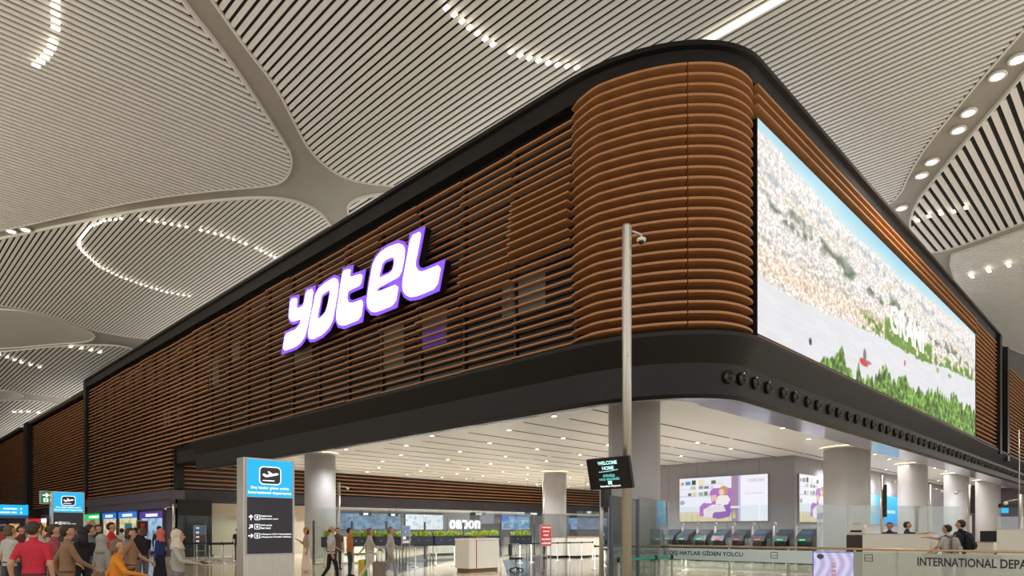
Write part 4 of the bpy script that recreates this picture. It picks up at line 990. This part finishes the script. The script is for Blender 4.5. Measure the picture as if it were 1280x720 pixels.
for px, X, zt, l_ in ((560,18,1.3,'white counter behind the glass screen near the podium'),(455,24,1.3,'white counter behind the glass screen left of the crescent poster'),(735,22,1.35,'white counter behind the narrow poster stand'),(710,26,1.35,'white counter behind the red notice board')):
    P_ = gp(px, 44 if px < 700 else 40); w = 2.2
    T = thing('service_counter', l_, 'counter', (P_[0],P_[1],0)); MB().box(-w/2,w/2,0,.7,.1,1.2).build('body', M_white, T); MB().box(-w/2+.05,w/2-.05,.04,.66,0,.1).build('plinth', M_dark, T); MB().box(-w/2-.03,w/2+.03,-.04,.74,1.2,1.24).build('top', M_brown, T)
x, y = gp(752, 110.2); T = thing('service_counter', 'slim white counter directly below the narrow poster stand', 'counter', (x-.1,y-.2,0)); MB().box(-.25,.25,0,.5,.08,.95).build('body', M_white, T); MB().box(-.22,.22,.03,.47,0,.08).build('plinth', M_dark, T); MB().box(-.27,.27,-.02,.52,.95,.98).build('top', M_steel2, T)
# poles
def pole(px, d, ytop, label, screen_=None, arm=1):
    x, y = gp(px, d); zt = EYE+(HOR-ytop)/FPX*d; T = thing('camera_pole', label, 'pole', (x,y,0), math.atan2(y-CY,x-CX)-H90)
    MB().lathe([(.07,.03),(.07,zt)],14).build('shaft', M_steel, T); MB().lathe([(.13,0),(.13,.03),(.08,.05)],14).build('base_plate', M_steel, T)
    MB().tube((0,0,zt-.15),(.4*arm,0,zt-.22),.02,n=8).build('arm', M_steel, T); MB().ball((.4*arm,0,zt-.28),.07,.07,.06).build('camera_dome', M_white, T)
    if screen_: z0, z1 = screen_; MB().box(.07,.16,-.35,.4,z0,z1).build('side_display', M_black, T)
pole(423.5, 31, 603, 'slim steel camera pole beside the round column by the totem')
pole(217, 37, 630, 'short steel camera pole at the black shop corner', arm=-1)
pole(1102.5, 25, 594, 'steel camera pole carrying a black display before the blue lightbox', (2.1,3.3))
pole(1163, 27, 606, 'slim steel camera pole between two slim columns')
pole(1212, 24, 606, 'steel camera pole carrying a black display before the last columns', (2.2,3.2), -1)
pole(679.5, 42, 602, 'steel camera pole touching the column behind the red notice board', None, -1)
pole(1276, 22, 618, 'steel camera pole over the far white counter', None, -1)
x, y = gp(760, 16.6); T = thing('wall_display', 'black display seen edge-on beside the welcome screen', 'display', (x,y,0))
MB().box(-.14,.14,0,.12,2.18,2.95).build('casing', M_black, T); MB().tube((0,.2,0),(0,.2,3.4),.05).build('pole', M_steel, T); MB().box(-.05,.05,.12,.2,2.5,2.6).build('bracket', M_steel2, T)
#PART4
# ================================================================== PEOPLE
PEOPLE = []
def person(label, px, d, face, h, top, bottom, skin=(196,150,120), hair=(38,28,22), arms=('down','down'), legs='stand', head='short', sleeves='short', robe=None, shoes=(34,30,30), group=None, hat=None, at_xy=None, z=0):
    """face: degrees, 0 towards the viewer of the photo, 90 to its right, 180 away"""
    x, y = at_xy or gp(px, d); q = math.radians(face)
    ry = math.atan2(y-CY, x-CX); fx, fy = -math.cos(ry), -math.sin(ry); rx, ry_ = math.sin(ry), -math.cos(ry)
    dx, dy = fx*math.cos(q)+rx*math.sin(q), fy*math.cos(q)+ry_*math.sin(q)
    T = thing('person', label, 'person', (x,y,z), math.atan2(dy,dx)+H90, group=group)
    k = h/1.75; C = []      # capsules (p0,p1,r0,r1,matindex)   local front = -Y
    mb = MB(); SK, TP, BT, SH = 0, 1, 2, 3
    def cap(p0, p1, r0, r1, m):
        p0 = Vector(p0)*k; p1 = Vector(p1)*k; r0 *= k; r1 *= k; C.append((p0,p1,r0,r1,m))
        a = (p1-p0); L_ = a.length; a.normalize(); t = Vector((0,0,1)) if abs(a.z) < .9 else Vector((1,0,0)); u = a.cross(t).normalized(); w = a.cross(u)
        R_ = []
        for j in range(4): z_ = math.pi/2*(1-j/4); R_.append((p0-a*(r0*math.sin(z_)),u,w,max(.002,r0*math.cos(z_)),max(.002,r0*math.cos(z_))))
        R_ += [(p0,u,w,r0,r0),(p1,u,w,r1,r1)]
        for j in range(1,5): z_ = math.pi/2*j/4; R_.append((p1+a*(r1*math.sin(z_)),u,w,max(.002,r1*math.cos(z_)),max(.002,r1*math.cos(z_))))
        mb.loft(R_, m, 12)
    def torso(rings, m):
        mb.loft([(Vector((0,y_*k,z*k)),(1,0,0),(0,1,0),a*k,b*k) for z,a,b,y_ in rings], m, 20)
        for (z0,a0,b0,y0),(z1,a1,b1,y1) in zip(rings[:-1],rings[1:]):
            for sx in (-.6,0,.6): C.append((Vector((sx*a0*k,y0*k,z0*k)),Vector((sx*a1*k,y1*k,z1*k)),b0*k*.95,b1*k*.95,m))
    torso([(.90,.150,.105,0),(.97,.168,.118,.0)], BT)
    torso([(.96,.168,.118,.0),(1.08,.148,.108,-.005),(1.22,.165,.118,-.012),(1.34,.180,.115,-.005),(1.42,.165,.092,.0),(1.47,.10,.075,.005)], TP)
    cap((0,.005,1.44),(0,-.01,1.56),.056,.053,SK)
    # head with jaw, nose, ears
    hc = Vector((0,-.02,1.645))
    cap((0,-.005,1.665),(0,-.015,1.655),.093,.093,SK); cap((0,-.035,1.60),(0,-.055,1.575),.066,.045,SK); cap((0,-.112,1.645),(0,-.128,1.622),.012,.017,SK)
    for sx in (-1,1): cap((sx*.092,.0,1.655),(sx*.094,.005,1.62),.018,.012,SK)
    # legs
    L2 = {'stand':((.0,.0),(.0,.0)),'walk':((-.20,-.16),(.12,.30)),'step':((-.10,-.08),(.06,.14))}[legs]
    for i, sx in enumerate((-1,1)):
        ky, ay = L2[i]; hip = (sx*.09,0,.90); kn = (sx*.10,ky*.6-.02,.49); lift = .05 if (legs == 'walk' and i == 1) else 0
        an = (sx*.105,ay,.09+lift)
        if not robe or robe < .45:
            cap(hip,kn,.088,.060,BT); cap(kn,an,.062,.042,BT)
        else: cap((sx*.09,ay*.3,.25),an,.05,.04,SK)
        cap((sx*.105,ay+.03,.045+lift),(sx*.115,ay-.14,.04+lift*.4),.045,.036,SH)
    if robe:
        torso([(robe*0+.10,.25,.21,0),(.5,.22,.17,0),(.80,.185,.135,0),(1.0,.16,.115,0)], BT)
    # arms
    PR = {'down':((.245,.02,1.13),(.255,-.05,.87)),'swing':((.24,.14,1.14),(.25,.06,.90)),'fwd':((.23,-.14,1.15),(.20,-.33,1.04)),'phone':((.22,-.07,1.15),(.10,-.27,1.28)),
          'reach':((.215,-.28,1.38),(.16,-.56,1.42)),'bag':((.25,.03,1.12),(.235,-.06,.86)),'out':((.36,-.13,1.20),(.30,-.38,1.15)),'drag':((.26,.14,1.13),(.28,.30,.92))}
    hands = []
    for sx, pose in zip((-1,1), arms):
        el, wr = PR[pose]; el = Vector((el[0]*sx,el[1],el[2])); wr = Vector((wr[0]*sx,wr[1],wr[2])); s_ = Vector((sx*.185,0,1.395))
        cap(s_,el,.060,.044,TP); 
        if sleeves == 'short':
            mdl = s_.lerp(el,.72); C[-1] = (s_*k,mdl*k,.060*k,.050*k,TP); C.append((mdl*k,el*k,.046*k,.043*k,SK))
        cap(el,wr,.043,.029,TP if sleeves == 'long' else SK); hands.append((el,wr,sx))
    tmp = mb.build('body', [MATS['__p']]) if False else None
    me = mb.mesh('body', [])
    o = bpy.data.objects.new('person_tmp', me); COL.objects.link(o)
    r = o.modifiers.new('r','REMESH'); r.mode = 'VOXEL'; r.voxel_size = (.016 if d < 14 else .02)*k; r.use_smooth_shade = True
    sm = o.modifiers.new('s','SMOOTH'); sm.iterations = 3; sm.factor = .5
    PEOPLE.append(dict(T=T,o=o,C=C,hands=hands,k=k,skin=skin,top=top,bottom=bottom,shoes=shoes,hair=hair,head=head,hat=hat,h=h))
    return T
def pm(kind, rgb):
    key = '%s_%d_%d_%d' % (kind,*rgb)
    if kind == 'skin': return mat(key, rgb, .55, 0, 12, .05)
    if kind == 'hair': return mat(key, rgb, .6, 0, 60, .3, .3)
    return mat(key, rgb, .85, 0, 25, .10, .15)
def finish_people():
    dg = bpy.context.evaluated_depsgraph_get(); dg.update()
    for P in PEOPLE:
        k = P['k']; me = bpy.data.meshes.new_from_object(P['o'].evaluated_get(dg))
        n = len(me.polygons); ctr = np.empty(n*3); me.polygons.foreach_get('center', ctr); ctr = ctr.reshape(-1,3)
        best = np.full(n, 1e9); mi = np.zeros(n, int)
        for p0, p1, r0, r1, m in P['C']:
            a = np.array(p0); b = np.array(p1)-a; t = np.clip(((ctr-a)@b)/max(1e-9,b@b),0,1); dd = np.linalg.norm(ctr-a-t[:,None]*b,axis=1)-(r0+(r1-r0)*t)
            up = dd < best; best[up] = dd[up]; mi[up] = m
        base = bpy.data.meshes.new('body')
        v = np.empty(len(me.vertices)*3); me.vertices.foreach_get('co', v); V_ = v.reshape(-1,3).tolist(); F_ = [list(p.vertices) for p in me.polygons]
        body = MB(); body.v = [tuple(q) for q in V_]; body.f = F_; body.m = mi.tolist(); body.sm = [True]*n
        # hands: palm, four fingers, thumb
        for el, wr, sx in P['hands']:
            a = (wr-el).normalized(); up = Vector((0,0,1)); side = a.cross(up)
            side = side.normalized() if side.length > .2 else Vector((0,-1,0)); nrm = a.cross(side).normalized()
            if abs(a.z) > .8: side = Vector((0,-1,0)); nrm = Vector((-sx,0,0))
            pc = wr+a*.05
            body.loft([((wr+a*(-.01))*k,side,nrm,.022*k,.017*k),((wr+a*.03)*k,side,nrm,.038*k,.017*k),((wr+a*.075)*k,side,nrm,.042*k,.015*k),((wr+a*.095)*k,side,nrm,.036*k,.010*k)],0,10)
            for i, ln in enumerate((.068,.078,.074,.056)):
                b0 = wr+a*.088+side*(.03-.02*i); b1 = b0+a*(ln*.5)+nrm*.010; b2 = b1+a*(ln*.40)+nrm*.030
                body.tube(b0*k,b1*k,.0095*k,.009*k,6,0).tube(b1*k,b2*k,.009*k,.0065*k,6,0)
            t0 = wr+a*.03+side*.034; t1 = t0+a*.035+side*.024+nrm*.01; t2 = t1+a*.03+nrm*.012
            body.tube(t0*k,t1*k,.011*k,.010*k,6,0).tube(t1*k,t2*k,.010*k,.007*k,6,0)
        for sx in (-1,1):   # eyes, brows
            body.ball(Vector((sx*.034,-.098,1.655))*k,.013*k,.008*k,.008*k,4,8,5); body.tube(Vector((sx*.018,-.105,1.682))*k,Vector((sx*.052,-.096,1.682))*k,.005*k,.004*k,5,5)
        body.tube(Vector((-.024,-.104,1.592))*k,Vector((.024,-.104,1.592))*k,.006*k,.006*k,6,6)
        T = P['T']
        M_ = [pm('skin',P['skin']),pm('cloth',P['top']),pm('cloth',P['bottom']),pm('shoe',P['shoes']),pm('eye',(24,20,20)),pm('hair',P['hair']),pm('lip',(150,84,74))]
        body.build('body', M_, T)
        hd = P['head']; hm = pm('hair',P['hair']); hb = MB()
        def shell(c, rx, ry, rz, z_cut, y_front, m):
            rings = []
            for j in range(9):
                t = j/8; z = c[2]+rz-(c[2]+rz-z_cut)*t; s_ = math.sqrt(max(.0004,1-((z-c[2])/rz)**2))
                yf = min(1.0, y_front if z < c[2]+.045 else 1.0)
                rings.append((Vector((0,c[1]+(1-yf)*ry*s_*.6,z))*k,(1,0,0),(0,1,0),rx*s_*k,ry*s_*k*(1-(1-yf)*.6)))
            hb.loft(rings,0,16)
        if hd in ('short','long','bob'):
            shell((0,.004,1.665),.102,.106,.106,1.66 if hd == 'short' else 1.62,.55,hm)
            hb.ball(Vector((0,.045,1.645))*k,.088*k,.068*k,.085*k,0,14,8)
            if hd == 'long': hb.loft([(Vector((0,.05,1.66))*k,(1,0,0),(0,1,0),.09*k,.055*k),(Vector((0,.075,1.52))*k,(1,0,0),(0,1,0),.095*k,.045*k),(Vector((0,.10,1.36))*k,(1,0,0),(0,1,0),.07*k,.03*k)],0,14)
            if hd == 'bob': hb.loft([(Vector((0,.035,1.66))*k,(1,0,0),(0,1,0),.10*k,.07*k),(Vector((0,.04,1.56))*k,(1,0,0),(0,1,0),.105*k,.07*k),(Vector((0,.04,1.53))*k,(1,0,0),(0,1,0),.09*k,.06*k)],0,14)
            hb.build('hair', hm, T)
        elif hd == 'bald':
            hb.ball(Vector((0,.05,1.62))*k,.09*k,.055*k,.05*k,0,14,8).build('hair', hm, T)
        elif hd == 'scarf':
            sc = pm('scarf', P['hat'])
            hb.ball(Vector((0,.018,1.66))*k,.112*k,.105*k,.118*k,0,18,10)
            hb.loft([(Vector((0,.02,1.66))*k,(1,0,0),(0,1,0),.108*k,.10*k),(Vector((0,.02,1.56))*k,(1,0,0),(0,1,0),.10*k,.085*k),(Vector((0,.01,1.47))*k,(1,0,0),(0,1,0),.13*k,.11*k),(Vector((0,.0,1.40))*k,(1,0,0),(0,1,0),.20*k,.13*k)],0,18).build('headscarf', sc, T)
        if hd != 'scarf' and P['hat']:
            hm2 = pm('hat', P['hat']); MB().lathe([(.19*k,1.70*k),(.20*k,1.705*k),(.115*k,1.725*k),(.105*k,1.79*k),(.07*k,1.82*k),(.001,1.815*k)],22).build('hat', hm2, T)
        bpy.data.objects.remove(P['o'])
def backpack(T, rgb, label):
    h = T['_h']; m = pm('bag', rgb); k = h/1.75
    B_ = thing('backpack', label, 'backpack', tuple(T.location), T.rotation_euler.z)
    mb = MB(); mb.loft([(Vector((0,.21,.98))*k,(1,0,0),(0,1,0),.13*k,.06*k),(Vector((0,.22,1.03))*k,(1,0,0),(0,1,0),.165*k,.085*k),(Vector((0,.215,1.25))*k,(1,0,0),(0,1,0),.165*k,.085*k),(Vector((0,.19,1.40))*k,(1,0,0),(0,1,0),.12*k,.06*k),(Vector((0,.18,1.43))*k,(1,0,0),(0,1,0),.06*k,.03*k)],0,18)
    mb.build('bag_body', m, B_); MB().loft([(Vector((0,.30,1.02))*k,(1,0,0),(0,1,0),.11*k,.03*k),(Vector((0,.315,1.10))*k,(1,0,0),(0,1,0),.125*k,.04*k),(Vector((0,.30,1.20))*k,(1,0,0),(0,1,0),.11*k,.03*k)],0,14).build('pocket', m, B_)
    for sx in (-1,1): MB().path([Vector((sx*.10,.15,1.42))*k,Vector((sx*.115,.02,1.475))*k,Vector((sx*.12,-.10,1.42))*k,Vector((sx*.135,-.135,1.28))*k,Vector((sx*.17,-.08,1.12))*k,Vector((sx*.17,.13,1.04))*k],.02*k,8).build('strap', pm('strap',tuple(int(c_*.6) for c_ in rgb)), B_)
def PPL(*a, **kw):
    T = person(*a, **kw); T['_h'] = a[4]; return T
# crowd before the shops
PPL('person in a red-pink shirt with arms hanging, nearest the cyan direction sign', 42, 9.6, 150, 1.72, (196,44,62), (70,44,50), arms=('down','swing'), legs='walk', hair=(60,44,36))
PPL('person in a khaki brown top walking beside the red-pink shirt', 84, 10.6, 100, 1.68, (142,112,82), (86,62,48), sleeves='long', arms=('fwd','swing'), legs='walk', hair=(52,36,28))
PPL('person in black with long hair before the far totem', 102, 12.5, 200, 1.66, (26,24,28), (40,38,42), sleeves='long', head='long', hair=(30,22,20))
p_ = PPL('person in a pale grey shirt seen from behind, wearing a sand backpack', 48, 15.5, 185, 1.74, (196,190,176), (60,62,74), hair=(70,50,30))
backpack(p_, (190,182,160), 'sand coloured backpack worn over the pale grey shirt')
PPL('person in a light grey top at the edge of the crowd', 12, 13.5, 120, 1.70, (190,188,180), (70,70,78), head='bob', hair=(96,70,46), arms=('fwd','down'), legs='walk')
PPL('person in a plum dress shirt passing behind the red-pink shirt', 26, 19, 60, 1.72, (120,44,56), (40,40,50), sleeves='long')
PPL('child-sized person in a bright orange top among taller walkers', 146, 9.6, 90, 1.47, (214,132,30), (110,76,50), sleeves='long', arms=('out','swing'), legs='walk', head='bob', hair=(110,92,74))
PPL('short person in a grey shawl beside the orange top', 128, 11.5, 120, 1.52, (150,146,138), (120,100,84), sleeves='long', head='scarf', hat=(158,152,146), robe=.9)
PPL('bearded man in a dark green tee with beige trousers', 122.5, 22, 60, 1.78, (44,54,36), (176,160,130), hair=(52,36,26), arms=('down','down'))
PPL('man in a bright red tee holding his arms out', 139, 17.5, 75, 1.80, (206,34,40), (120,96,84), arms=('out','out'), legs='step', hair=(40,28,22))
PPL('person in a black top and white collar with a raised arm, beside the red tee', 178, 17, 210, 1.66, (30,26,26), (104,98,96), sleeves='short', arms=('phone','down'), hair=(90,60,44), head='bob')
PPL('woman in a coral pink headscarf and royal blue coat', 200, 17.5, 250, 1.63, (40,58,120), (28,28,40), sleeves='long', head='scarf', hat=(226,112,104), robe=.9, arms=('fwd','down'))
PPL('woman in a cream headscarf and long grey coat striding toward the queue posts', 222, 11.2, 80, 1.60, (170,166,156), (112,114,118), sleeves='long', head='scarf', hat=(206,196,178), robe=.9, arms=('out','swing'))
PPL('dark haired person in black behind the slim cyan poster', 169, 26, 170, 1.70, (26,24,28), (40,40,46), head='long', hair=(20,16,16))
PPL('person in a white tee near the lit exchange shopfront', 152, 29, 200, 1.68, (214,208,200), (60,66,84))
PPL('person in a charcoal jacket near the bluish shopfront', 199, 29, 160, 1.78, (44,46,56), (36,36,42), sleeves='long')
PPL('person in a beige top near the green-signed shop', 110, 28, 20, 1.66, (196,176,150), (90,84,80), head='long', hair=(90,56,36))
PPL('person in a navy shirt at the black shop corner', 219, 33, 10, 1.74, (40,46,66), (36,36,44))
PPL('person in a maroon tee walking before the warm far shops', 60, 24, 100, 1.72, (130,40,44), (60,60,70), legs='walk')
PPL('person in a mustard tee before the warm far shops', 40, 21, 190, 1.70, (196,166,50), (70,66,70), head='bob', hair=(140,100,40))
PPL('person in a brick red shirt at the far edge of the crowd', 4, 22, 140, 1.74, (150,60,50), (60,58,60), legs='walk')
PPL('person in a faded rose top crossing behind the khaki walker', 68, 11.8, 90, 1.70, (150,70,76), (60,50,54), arms=('fwd','swing'), legs='walk', hair=(70,46,34))
PPL('person in a tan tee walking behind the orange top', 163, 13.2, 80, 1.64, (160,120,90), (70,60,58), arms=('swing','fwd'), legs='walk', hair=(60,40,30), head='bob')
PPL('person in slate grey walking beside the black-haired figure', 112, 15, 110, 1.72, (96,98,104), (60,60,66), sleeves='long', legs='walk')
# walkers in the middle
PPL('woman in a tan felt hat, open beige coat and long cream dress holding a phone', 383, 25.4, -75, 1.66, (168,150,124), (226,208,186), sleeves='long', head='bob', hair=(52,32,24), robe=.9, arms=('phone','down'), hat=(190,140,60))
PPL('man in a light grey shirt and black trousers walking past the column', 414, 20, 110, 1.72, (200,194,186), (28,24,24), arms=('swing','fwd'), legs='walk', head='bald', hair=(90,70,56), shoes=(24,22,22))
PPL('person in a rust orange top behind the grey-shirted man', 437, 23, 100, 1.68, (186,110,50), (50,70,70), hair=(46,30,24), sleeves='long')
PPL('dark haired person in brown behind the walkers near a planter', 422, 27, 20, 1.70, (84,62,50), (50,46,46), hair=(20,16,16))
PPL('person in a pale stone top and white trousers pulling a suitcase', 462, 21.5, 95, 1.66, (190,180,166), (222,214,202), sleeves='long', arms=('fwd','drag'), legs='walk', head='bob', hair=(120,96,76))
PPL('person in a silver grey shirt walking right behind the suitcase puller', 488, 21.0, 95, 1.70, (182,178,172), (166,160,152), sleeves='long', arms=('swing','fwd'), legs='walk', hair=(130,110,92))
x, y = gp(474, 20.3)
T = thing('suitcase', 'taupe wheeled suitcase between the two stone-grey walkers', 'suitcase', (x,y,0), .6)
MB().box(-.2,.2,-.13,.13,.06,.64).build('shell', mat('taupe_shell',(128,112,98),.5,0,8,.1), T)
for sx in (-.15,.15): MB().tube((sx,-.02,.64),(sx,-.02,1.0),.012,n=8).build('handle_rod', M_steel2, T)
MB().tube((-.15,-.02,1.0),(.15,-.02,1.0),.016,n=8).build('handle_grip', M_black, T)
for sx in (-.15,.15):
    for sy in (-.09,.09): MB().tube((sx-.015,sy,.03),(sx+.015,sy,.03),.03,n=10).build('wheel', M_black, T)
x, y = gp(442, 22.2)
for i, (rgb, nm) in enumerate((((214,170,40),'yellow'),((50,150,70),'green'))):
    T = thing('shopping_bag', '%s paper shopping bag standing beside the rust orange walker' % nm, 'shopping bag', (x+.16+.2*i,y-.22+.12*i,0), .5)
    MB().box(-.1,.1,-.06,.06,0,.62).build('bag_body', mat('bag_'+nm, rgb, .6), T); MB().path([(-.05,0,.62),(-.04,0,.74),(.04,0,.74),(.05,0,.62)],.006,6).build('handle', M_belt, T)
# passport booth
oy1 = on_x(1112,660,9.0); oy2 = on_x(1133,660,9.0)
PPL('officer in navy standing square, arms lowered, behind the white booth', 0, 20, -20, 1.70, (36,44,64), (30,30,40), skin=(190,142,112), at_xy=(9.5,on_x(1112,660,9.5).y), z=.14, arms=('fwd','fwd'))
PPL('officer in navy stretching an arm out over the white booth', 0, 20, 90, 1.72, (34,42,60), (30,30,40), skin=(196,140,108), at_xy=(9.35,on_x(1134,660,9.35).y), z=.14, arms=('reach','reach'))
t1 = PPL('traveller in a light grey tee leaning toward the booth', 1184, 17.3, -115, 1.74, (182,180,174), (60,64,80), skin=(190,136,106), hair=(24,20,20), arms=('reach','fwd'))
backpack(t1, (150,146,138), 'grey backpack worn by the traveller in the light tee')
t2 = PPL('tall traveller in a navy tee standing beside the grey backpack', 1201, 18.2, -110, 1.88, (34,40,58), (50,52,60), skin=(192,138,106), hair=(30,22,20), arms=('fwd','down'))
backpack(t2, (24,24,26), 'black backpack worn by the tall traveller in navy')
PPL('person seen through the glass near the blue and white lightbox', 680, 38, 90, 1.72, (60,66,84), (40,42,54))
PPL('dark haired clerk behind the counter at the shop corner', 297, 36, 20, 1.70, (30,30,36), (36,36,40), hair=(18,16,16))
finish_people()
for o in bpy.data.objects:
    if '_h' in o: del o['_h']
